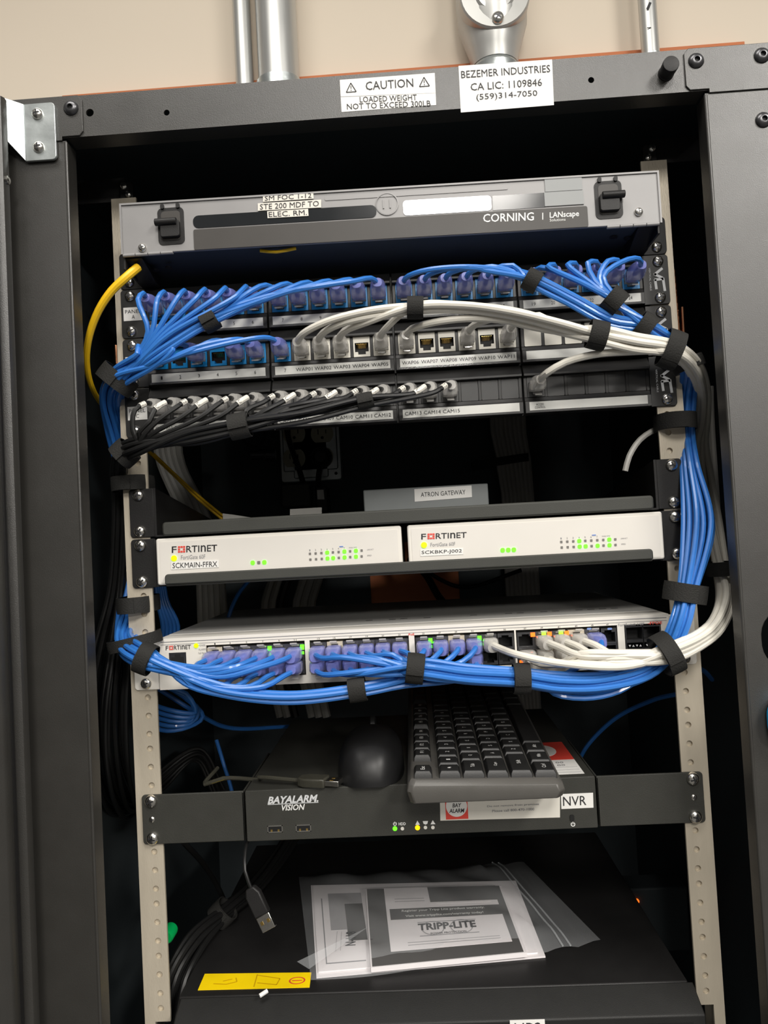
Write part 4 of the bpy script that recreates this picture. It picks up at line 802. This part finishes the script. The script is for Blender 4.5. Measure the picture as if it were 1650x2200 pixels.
T = cable('power_cable', [P(890,1200,430), P(940,1242,425), P(1000,1262,425), P(1120,1225,430)], 3, 'cable_black', 'thin dark cord crossing behind the firewall tray', 'power cord')

# ------------------------------------------------------------------ patch cables
def rr_ring(w_, h_, y, zc=0.0, n=16, p=0.5):
    out = []
    for k in range(n):
        t = 2*math.pi*(k+0.5)/n; c, s = math.cos(t), math.sin(t); out.append(Vector((w_/2*math.copysign(abs(c)**p, c), y, zc+h_/2*math.copysign(abs(s)**p, s))))
    return out[::-1]
b = MB(); b.rings([rr_ring(12.6,10.4,-4,0.4), rr_ring(13.2,11.4,-7,0.4,16,0.4), rr_ring(13.2,11,-18,0.6,16,0.4), rr_ring(11.5,9.6,-25,1.2,16,0.5), rr_ring(8.6,8,-30,1.4,16,0.7), rr_ring(8,7.4,-31,1.4,16,0.8)]); BOOT = {'blue': b.mesh('boot', 'boot_lavender', 50, _o)}
b = MB(); b.rings([rr_ring(12.6,10,-5), rr_ring(13,11,-9), rr_ring(12.6,11.5,-17,0.4), rr_ring(10.5,9.6,-23,0.8), rr_ring(8,8,-27,1.0,16,0.9)]); BOOT['clear'] = b.mesh('boot', 'plug_clear', 50, _o)
b = MB(); b.box(-5.8, 5.8, -8, 4, -3.8, 4.2); b.hexa([Vector(v) for v in ((-2.9,-12,-9.4),(2.9,-12,-9.4),(3.2,-1,-6.2),(-3.2,-1,-6.2),(-2.9,-12,-8.2),(2.9,-12,-8.2),(3.2,-1,-5.0),(-3.2,-1,-5.0))]); PLUG = b.mesh('plug', 'plug_clear', 30, _o)
def plug(T, x, y, z, kind, flip=False):
    rot = (0, math.pi, 0) if flip else None
    p = inst('plug', PLUG, (x, y, z), T, rot); bt = inst('boot', BOOT[kind], (x, y, z), p)
    return p
def spiral(i, d): r = d*0.52*math.sqrt(i+0.3); a = i*2.39996; return r*math.cos(a), r*math.sin(a)
def along(guide, i, d, rnd=None, jit=0.5):
    """cable i of a bundle through guide points (px, py, depth, spread)"""
    cs = [P(g[0], g[1], g[2]) for g in guide]; out = []; ox, oy = spiral(i, d); rnd = rnd or random
    for k, g in enumerate(guide):
        t = (cs[min(k+1, len(cs)-1)]-cs[max(k-1, 0)]).normalized(); n = t.cross(Vector((0,1,0)))
        n = n.normalized() if n.length > 0.1 else Vector((1,0,0)); bb = n.cross(t).normalized()
        out.append(cs[k]+(n*ox+bb*oy)*g[3]+Vector((rnd.uniform(-jit, jit), rnd.uniform(-jit, jit), rnd.uniform(-jit, jit)))*g[3])
    return out
def jackpts(u, k, L=33): x, z = jx(k), jz(u); return [Vector((x, -14, z+0.3)), Vector((x, -JY*0-L+1, z+1.0)), ]
def panel_plug(T, u, k, kind): plug(T, jx(k), JY-1.5, jz(u)-0.4, kind)
def px_of(v):      # picture position of a rack point
    d = v-CAM; w_ = d.dot(CF); return 825+FPX*d.dot(CR)/w_, 1100-FPX*d.dot(CU)/w_
def swport(c, r_): return Vector((sx_of(c), SY, ROWS[r_]))
def switch_plug(T, c, r_, kind): p = swport(c, r_); plug(T, p.x, p.y, p.z-(0.6 if r_ == 0 else -0.6), kind, flip=(r_ == 0))
BR = 2.25; WR = 2.95; KR = 2.1
LEFT_DOWN = [(262,808,-30,1.0), (240,850,-4,1.0), (250,925,26,1.0), (285,1050,50,1.15), (296,1200,55,1.2), (276,1325,28,1.1), (272,1383,-10,0.95), (312,1415,-44,0.95)]
def to_group1(i, x):      # fan from the strap left of the switch to port column/row
    c, r_ = i % 6, i//6; p = swport(c, r_); bx, by = px_of(Vector((p.x, -38, p.z)))
    f = (c+6*r_)/11.0; xw = 312+(bx-312)*0.5; yw = 1420+(xw-312)*0.20*(0.55+0.9*f)+10*f
    xw2 = 312+(bx-312)*0.82; yw2 = by+16*(0.4+f)+6
    return [P(xw, yw, -50-6*f), P(xw2, yw2, -50-4*f), Vector((p.x-5, -42, p.z-1.5)), Vector((p.x, -33, p.z)), Vector((p.x, -16, p.z))]
LONG5 = [(400,1456,-52,0.9), (480,1483,-55,0.9), (620,1497,-56,0.9), (768,1482,-52,0.85), (860,1462,-46,0.9)]
g3 = [(12,0),(13,0),(14,0),(15,0),(15,1)]
left = []
for k in range(12): left.append((0, k))
for k in (0, 2, 4, 5, 6): left.append((1, k))
for idx, (u, k) in enumerate(left):
    x, z = jx(k), jz(u); tip = Vector((x, -36, z+1.2)); bx, by = px_of(tip); rn = random.Random(idx*5+1)
    pts = [Vector((x, -16, z)), Vector((x, -32, z+1.6))]+([Vector((x-5, -42, z+2.5))] if (u or k >= 6) else [])
    if u == 0 and k >= 6:
        f = (k-6)/5.0; pts += [P(bx-45, by-2+6*(1-f), -50-3*f)]
        if k > 7: pts += [P(560+24*f, 640-6*f+rn.uniform(-3,3)+8*(1-f), -52)]
        pts += along([(450,690,-50,0.75), (385,727,-50,0.8), (320,772,-44,0.9)], k-6, 4.4, rn)
    elif u == 0:
        pts += [P(bx-3, by-8, -42), P(bx-14-k*2, by+6+k*1.5, -49-k), P(318+k*9, 712+k*1.5, -48-k*1.2), P(296+k*3, 762+k*1.0, -42-k)]
    else:
        f = (k)/6.0; pts += [P(bx-26-14*f, by-6, -48), P(bx*0.45+190, 752-10*f+idx % 3*4, -52), P(335+6*f, 786-6*f, -46)] if k > 0 else [P(bx-20, by+10, -48)]
    pts += along(LEFT_DOWN, idx, 4.4, rn)
    kind = 'panel A' if u == 0 else 'panel B'
    T0 = (0 if u == 0 else 1)
    if idx < 12: pts += to_group1(idx, 0); end = (idx % 6, idx//6)
    else:
        end = g3[idx-12]; p = swport(*end); ex, ey = px_of(Vector((p.x, -40, p.z)))
        pts += along(LONG5, idx-12, 4.4, rn)+[Vector((p.x-12, -46, p.z-9)), Vector((p.x-2, -40, p.z-2)), Vector((p.x, -32, p.z)), Vector((p.x, -16, p.z))]
    T = root('patch_cable', pts[0], 'blue patch cable in the %s jack from the left of %s' % (ORD[k], kind), 'cable', 'blue patch cables')
    b = MB(); b.tube(crom(pts, 6), BR, 8); b.build('cord', 'cable_blue', T); panel_plug(T, u, k, 'blue'); switch_plug(T, end[0], end[1], 'blue')
# panel A 13-24, off to the right and down to the middle of the switch
RIGHT = [(1387,704,-48,0.85), (1440,740,-38,0.9), (1480,782,-16,0.9), (1479,850,8,0.85), (1477,930,8,0.8), (1484,1000,-4,0.95), (1502,1130,-22,1.8), (1478,1272,-40,1.0), (1462,1340,-48,1.0), (1432,1402,-46,0.95),
         (1385,1443,-52,0.95), (1290,1468,-56,1.0), (1200,1468,-58,1.0), (1120,1458,-58,0.95), (1000,1450,-60,0.95), (892,1436,-58,0.9)]
for idx, k in enumerate(range(12, 24)):
    u = 0; x, z = jx(k), jz(u); tip = Vector((x, -36, z+1.2)); bx, by = px_of(tip); rn = random.Random(100+idx)
    pts = [Vector((x, -16, z)), Vector((x, -33, z+0.8))]
    if k < 18:
        f = (k-12)/5.0; pts += [P(bx+12, by-9-2*f, -44), P(bx+55, by-22+4*f, -52)] if k < 17 else [P(bx+12, by-5, -44)]
        if k < 15: pts += [P(1040+12*f, 575+16*f, -54)]
        pts += along([(1143,603,-52,0.7), (1225,645,-54,0.75), (1312,690,-52,0.8)], idx, 4.4, rn)
    else:
        f = (k-18)/5.0; pts += [P(bx-6, by-11, -46), P(bx-30+14*(1-f), by-10+4*(1-f), -52), P(1250+46*f, 607-12*f+10*(1-f), -56)] if k > 18 else [P(bx+12, by-8, -46), P(1230, 598, -54)]
        pts += along([(1320,646,-56,0.6)], idx-6, 4.4, rn, 0.2)
    pts += along(RIGHT, idx, 4.4, rn)
    end = (6+(idx % 6), idx//6); p = swport(*end); ex, ey = px_of(Vector((p.x, -38, p.z)))
    if end[0] < 10: pts += [P(ex+60, ey+3+idx % 3*3, -54)]
    pts += [Vector((p.x+8, -44, p.z-1.5)), Vector((p.x+1, -34, p.z)), Vector((p.x, -16, p.z))]
    T = root('patch_cable', pts[0], 'blue patch cable in the %s jack from the left of panel A' % ORD[k], 'cable', 'blue patch cables')
    b = MB(); b.tube(crom(pts, 6), BR, 8); b.build('cord', 'cable_blue', T); panel_plug(T, u, k, 'blue'); switch_plug(T, end[0], end[1], 'blue')
# blue cable at switch port 45, dipping under the bundle
p = swport(22, 0); pts = [Vector((p.x, -16, p.z)), Vector((p.x, -33, p.z)), Vector((p.x-6, -48, p.z-8)), P(1230,1440,-50), P(1180,1476,-50), P(1190,1490,-54), P(1255,1500,-56), P(1330,1485,-54), P(1395,1440,-48), P(1436,1398,-44), P(1470,1330,-40), P(1486,1272,-34), P(1520,1150,-16), P(1500,1050,6), P(1490,950,20), P(1490,870,40)]
T = root('patch_cable', pts[0], 'blue patch cable in switch port 45, dipping lowest under the bundle', 'cable', 'blue patch cables'); b = MB(); b.tube(crom(pts, 6), BR, 8); b.build('cord', 'cable_blue', T); switch_plug(T, 22, 0, 'blue')
# white access point cables
WR_DOWN = [(1283,720,-62,0.8), (1360,736,-58,0.85), (1440,751,-48,0.8), (1486,787,-26,0.75), (1506,838,4,0.7), (1508,895,34,0.75), (1500,950,60,1.0), (1508,1030,70,1.2), (1528,1120,48,0.9), (1548,1225,10,0.7), (1557,1290,-14,0.8), (1535,1345,-34,0.85), (1500,1374,-48,0.85), (1434,1404,-62,0.8)]
WP = [(1,7),(1,8),(1,9),(1,11),(1,12),(1,15),(1,17),(2,18)]
WE = [(16,0),(19,1),(19,0),(20,0),(21,0),(20,1),(18,1),(21,1)]
for idx, (u, k) in enumerate(WP):
    x, z = jx(k), jz(u); tip = Vector((x, -32, z+1.5)); bx, by = px_of(tip); rn = random.Random(200+idx)
    pts = [Vector((x, -14, z)), Vector((x, -28, z+1.2))]
    if idx < 4:
        pts += [P(bx+12, by-14, -42)]
        if idx < 3: pts += [P(bx+62, by-40+3*idx, -54)]
        if idx == 0: pts += [P(790, 668, -60)]
        pts += along([(892,661,-60,0.75), (1000,660,-60,0.75), (1100,672,-62,0.8), (1200,697,-62,0.8)], idx, 5.8, rn)
    elif u == 1:
        pts += [P(bx+12, by-10, -42), P(bx+60, by-24, -52)]
        if idx == 4: pts += [P(1020, 684, -54), P(1120, 694, -54)]
        if idx == 5: pts += [P(1120, 697, -54)]
        pts += [P(1205, 714-2*(idx-4), -56)]
    else: pts += [P(bx+14, by-12, -44), P(1215, 778, -50), P(1275, 762, -54), P(1340, 756, -54)]
    pts += along(WR_DOWN if u == 1 else WR_DOWN[2:], idx, 5.8, rn, 0.8)
    p = swport(*WE[idx]); ex, ey = px_of(Vector((p.x, -34, p.z)))
    if WE[idx][0] < 21: pts += [P(1340, 1398+idx*5.0, -64), P(max(ex+70, 1245), 1400+idx*4.2, -62)] if WE[idx][0] > 16 else [P(1340, 1432, -66), P(1200, 1424, -64), P(1110, 1406, -58)]
    else: pts += [P(1345, 1402+idx*4, -60)]
    pts += [Vector((p.x+7, -40, p.z-2)), Vector((p.x+1, -29, p.z)), Vector((p.x, -14, p.z))]
    T = root('patch_cable', pts[0], 'white network cable in the jack labelled '+('WAP%02d' % (k-6) if u == 1 else 'ACCESS CONTROL'), 'cable', 'white network cables')
    b = MB(); b.tube(crom(pts, 6), WR, 10); b.build('cord', 'cable_white', T); panel_plug(T, u, k, 'clear'); switch_plug(T, WE[idx][0], WE[idx][1], 'clear')
# black camera cables with white number sleeves
KDOWN = [(300,958,-44,0.85), (268,974,-26,0.85), (258,1015,2,0.9), (264,1060,24,1.0), (266,1150,36,1.2), (258,1270,40,1.3), (240,1400,34,2.2), (226,1520,30,2.6), (232,1640,40,2.6), (270,1730,110,2.0), (330,1690,200,1.2), (420,1620,240,1.0), (470,1700,260,1.0)]
for k in range(15):
    u = 2; x, z = jx(k), jz(u); tip = Vector((x, -32, z+1.5)); bx, by = px_of(tip); rn = random.Random(300+k)
    pts = [Vector((x, -14, z)), Vector((x-0.5, -27, z+0.8)), P(bx-12, by+4, -41), P(bx-34, by+18, -47)]
    if k < 6: pts += [P(max(bx-70, 300+(bx-320)*0.45), by+44, -52), P(285+(bx-320)*0.30, 925+k*3, -52)] if k > 0 else [P(bx-38, by+60, -48)]
    elif k < 12:
        f = (k-6)/5.0; pts += [P(bx-70, by+36, -54)] if k < 9 else [P(bx-60, by+24, -53), P(bx-130, by+40, -54)]
        pts += along([(518,914,-56,0.85), (410,938,-54,0.9)], k-6, 4.1, rn)
    else: pts += along([(785,861,-52,0.7), (655,892,-56,0.8), (518,914,-56,0.9), (410,938,-54,0.95)], k-6, 4.1, rn)
    nb = len(pts); pts += along(KDOWN, k, 4.1, rn)
    T = root('patch_cable', pts[0], 'black camera cable in the %s jack of panel C, labelled CAM%02d' % (ORD[k], k+1), 'cable', 'black camera cables')
    path = crom(pts, 4.5); b = MB(); b.tube(path, KR, 8); b.build('cord', 'cable_black', T); panel_plug(T, u, k, 'clear')
    i0 = next(i for i, q in enumerate(path) if q.y < -36); seg = path[i0+1:i0+3+(1 if k % 2 else 0)]; b = MB(); b.tube(seg, KR+0.45, 10); sl_ = b.build('number_sleeve', 'label_cream', T)
    d = (seg[-1]-seg[0]).normalized(); mid = (seg[0]+seg[-1])/2; upv = Vector((0,-1,0)).cross(d); upv = upv if upv.z > 0 else -upv
    txt('C%02d' % (k+1), mid+Vector((0,-1,0))*(KR+0.95), 7, 3.0, 'ink', sl_, -d if d.x < 0 else d, upv)
# blue slack coils behind the left rail
for i in range(5):
    rn = random.Random(400+i); j = i*5
    pts = [P(332+i*4, 1225, 60+j), P(338+i*5, 1290, 62+j), P(350+i*8, 1345, 70+j), P(345+i*6, 1420, 70+j), P(350+i*5, 1470, 60+j), P(400+i*9, 1490+i*12, 66+j), P(420-i*4, 1530+i*8, 70+j), P(345, 1520+i*12, 66+j), P(300, 1490+i*8, 80+j)]
    cable('slack_cable', pts, BR, 'cable_blue', '%s blue slack cable of the coil behind the left rail, front to back' % ORD[i], 'cable', 'blue slack cables')
cable('network_cable', [P(340,1480,80), P(420,1530,90), P(490,1563,150), P(600,1562,240), P(700,1555,330)], BR, 'cable_blue', 'blue cable trailing back to the right from the slack coil', 'cable')
cable('network_cable', [P(545,1235,200), P(510,1280,180), P(490,1330,170), P(480,1400,170)], BR, 'cable_blue', 'blue cable curving down behind the left firewall', 'cable')
cable('network_cable', [P(465,1590,250), P(480,1640,240), P(498,1700,235), P(505,1760,240)], BR, 'cable_blue', 'short blue cable dropping behind the recorder on the left', 'cable')
cable('network_cable', [P(1460,1490,60), P(1400,1505,120), P(1320,1545,170), P(1260,1605,200), P(1235,1660,230)], BR, 'cable_blue', 'blue cable curving from the right rail down behind the recorder', 'cable')
cable('network_cable', [P(1480,1425,30), P(1510,1440,60), P(1530,1460,120)], BR, 'cable_blue', 'short blue cable end right of the white switch ear', 'cable')
# yellow fiber
pts = crom([P(297,574,-40), P(272,595,-46), P(240,625,-46), P(212,667,-42), P(193,717,-34), P(186,762,-24), P(189,802,-12), P(200,838,4), P(218,868,24), P(265,930,60), P(325,975,110), P(365,1012,140), P(430,1075,160), P(490,1125,170)], 5)
T = root('fiber_cable', pts[0], 'yellow fiber cable bowing out past the left rail', 'cable'); b = MB(); b.tube(pts, [3.7-1.9*min(1, i/34.0) for i in range(len(pts))], 10); b.build('cord', 'cable_yellow', T)
cable('fiber_cable', [P(330,975,112), P(375,1018,140), P(436,1073,158), P(500,1125,168)], 1.4, 'cable_yellow', 'second thin yellow fiber beside the outlet and shelf', 'cable')
# loose grey ends on the right
cable('network_cable', [P(1480,905,30), P(1415,920,20), P(1375,945,15), P(1352,980,12), P(1343,1012,12)], 2.6, 'cable_grey', 'loose grey cable end curling left of the right rail', 'cable')
for i in range(4):
    cable('network_cable', [P(1500+i*9, 800+i*10, 70), P(1502+i*9, 900, 70), P(1500+i*12, 1010, 70), P(1512+i*10, 1110, 50), P(1546-i*3, 1205, 24), P(1552-i*3, 1260, 16)], 2.7, 'cable_grey', '%s grey cable from the left in the gap right of the right rail' % ORD[i], 'cable', 'grey cables in the right gap')
# lower left bundle of black cables
for i in range(9):
    rn = random.Random(500+i)
    pts = along([(640,1770,300,1.0), (605,1830,240,1.0), (545,1905,180,0.9), (478,1962,120,0.75), (415,2030,70,1.2), (380,2100,45,1.3), (362,2190,35,1.3)], i, 6.4, rn)
    cable('power_cable', pts, 3.2, 'cable_black', '%s black cord in the strapped bundle below the recorder, from the top' % ORD[i], 'cable', 'black cords below the recorder')
cable('power_cable', [P(395,1810,120), P(440,1860,150), P(475,1920,180), P(500,1990,200)], 3, 'cable_black', 'single black cord hanging behind the strapped bundle at lower left', 'cable')
# USB leads
def usb(T, c, d, side, body_m, L=26, w_=15, shell='rail_zinc'):
    d = vec(d).normalized(); side = vec(side); side = (side-d*side.dot(d)).normalized(); n = d.cross(side)
    b = MB(); b.prism([(-w_/2,0),(w_/2,0),(w_/2,L*0.75),(w_*0.28,L),(-w_*0.28,L),(-w_/2,L*0.75)], c, side, -d, n, -3.8, 3.8); p = b.build('plug_body', body_m, T, bevel=1.2)
    b = MB(); b.prism([(-6,0),(6,0),(6,12.5),(-6,12.5)], c, side, d, n, -2.25, 2.25); sh_ = b.build('plug_shell', shell, p, bevel=0.4)
    b = MB()
    for s in (-3, 3): b.prism([(s-1.2,4),(s+1.2,4),(s+1.2,7),(s-1.2,7)], c, side, d, n, -2.45, 2.45)
    b.build('shell_hole', 'gold', sh_, smooth=0)
c = P(565, 1965, -22); d = P(590, 2005, -24)-P(560, 1940, -20); e0 = c-d.normalized()*26
T = cable('usb_lead', [P(535,1795,10), P(527,1830,-8), P(526,1870,-18), P(540,1910,-20), e0+Vector((0,0,1)), e0+d.normalized()*4], 1.5, 'cable_black', 'thin black USB lead dangling below the recorder', 'usb cable')
usb(T, c, d, (1,0,0.6), 'satin_black', L=24, w_=13, shell='screw_steel')
c = Vector((P(703,1690,-4).x, -4, NT+4.6)); d = Vector((1,-0.25,0))
T = cable('usb_lead', [Vector((-190,60,NT+2)), P(440,1685,30), P(480,1672,30), P(560,1675,25), Vector((c.x-62, 12, NT+6)), c-d.normalized()*24, c-d.normalized()*18], 1.9, 'clear_usb', 'USB lead with smoky clear plug lying on the recorder front edge', 'usb cable')
usb(T, c, d, (0.25,1,0), 'clear_usb', L=26, w_=16, shell='screw_steel')

# ------------------------------------------------------------------ hook-and-loop straps
def strap(px, py, Y, dx, dy, a, bd, wd, label, dyY=0.0, tail=True):
    """band round a bundle: bundle runs along (dx,dy) in the picture, half height a, half depth bd, width wd"""
    c = P(px, py, Y); t = (P(px+dx, py+dy, Y+dyY)-c).normalized(); n = t.cross(Vector((0,1,0))).normalized(); bb = n.cross(t).normalized()
    b = MB(); K = 30; prof = ((-wd/2, 0.0), (-wd/2, 0.9), (-wd/6, 1.15), (wd/6, 1.15), (wd/2, 0.9), (wd/2, 0.0)); rs = []
    for s, e in prof: rs.append([c+t*s+n*((a+e)*math.copysign(abs(math.cos(q))**0.85, math.cos(q)))+bb*((bd+e)*math.copysign(abs(math.sin(q))**0.85, math.sin(q))) for q in [2*math.pi*i/K for i in range(K)]])
    b.rings(rs, cap=False)
    if tail: # loose overlapping end
        q0 = [math.pi*1.25+i*0.13 for i in range(9)]; rs = []
        for s in (-wd/2+0.3, wd/2-0.3):
            for e in (1.2, 2.1): rs.append([c+t*s+n*((a+e+0.12*i)*math.cos(q))+bb*((bd+e+0.12*i)*math.sin(q)) for i, q in enumerate(q0)])
        b.rings([rs[0], rs[1], rs[3], rs[2], rs[0]], cap=False, closed=False)
    return tag(b.build('cable_strap', 'strap_black', smooth=50), label, 'cable strap', 'black hook-and-loop straps')
strap(451, 690, -50, -40, 22, 7.5, 7.5, 13, 'black strap round six blue cables below panel A ports 3 and 4')
strap(252, 815, -24, -28, 36, 16, 13, 14, 'black strap where the blue cables turn down beside the left rail', 0.4)
strap(1143, 603, -52, 70, 38, 7.8, 7.5, 12, 'black strap on blue cables right of the middle of panel A')
strap(1320, 646, -56, 56, 46, 9.5, 8, 13.5, 'black strap on blue cables below panel A ports 22 to 24')
strap(1384, 702, -49, 55, 38, 10, 10, 12, 'black strap on blue cables at the edge of panel B, near the right ear', 0)
strap(892, 661, -60, 100, 0, 8, 7, 13, 'black strap round white cables above WAP05 and WAP06')
strap(1283, 720, -62, 80, 18, 10.5, 9.5, 14, 'black strap round white cables in front of the blank white jacks')
strap(1442, 751, -47, 60, 22, 15, 11, 14, 'black strap joining white and blue cables at the right rail', 0.2)
strap(1478, 783, -18, 20, 50, 12, 12, 10, 'black strap just behind the white bundle at the right rail')
strap(515, 915, -56, -80, 17, 9.5, 9, 16, 'black strap round the camera cables under panel C, left of the outlet box')
strap(785, 861, -52, -90, 20, 5.6, 5.4, 13, 'black strap round three camera cables near CAM11')
strap(268, 974, -26, -28, 26, 11, 10, 13, 'black strap on camera cables at the bottom left corner of panel C', 0.5)
strap(286, 1040, 12, 4, 60, 17, 20, 13, 'black strap wrapped round the left rail above the shelf ear')
strap(298, 1297, 14, 4, 60, 16, 24, 14, 'black strap wrapped round the left rail below the firewall tray')
strap(290, 1378, -12, 12, 50, 22, 18, 10, 'black strap slanting over the white switch ear at left', 0.3)
strap(313, 1415, -44, 60, 24, 12, 11, 12, 'black strap on blue cables at the left end of the switch')
strap(768, 1482, -52, 90, -14, 8.5, 7, 14, 'black strap on the lowest blue cables left of the switch middle')
strap(892, 1436, -58, -90, -10, 11, 9.5, 14, 'black strap on blue cables at the middle of the switch')
strap(1120, 1458, -58, -90, 0, 11, 10, 13, 'black strap on blue cables below switch ports 35 and 37')
strap(1432, 1404, -55, -60, 30, 15.5, 18, 13, 'black strap joining white and blue cables at the right end of the switch')
strap(1472, 1273, -36, -8, 60, 16, 14, 15, 'wide black strap on blue cables above the right end of the switch')
strap(1450, 908, 6, 3, 60, 16, 20, 14, 'black strap wrapped round the right rail below panel C')
strap(1546, 1222, 2, 6, 60, 10, 10, 12, 'black strap on white cables at the far right gap')
strap(478, 1962, 120, -60, 60, 12, 11, 16, 'black strap on the black cords below the recorder')
strap(1075, 992, 468, 10, 60, 42, 10, 12, 'dark tie across the grey flat bundle at the back')
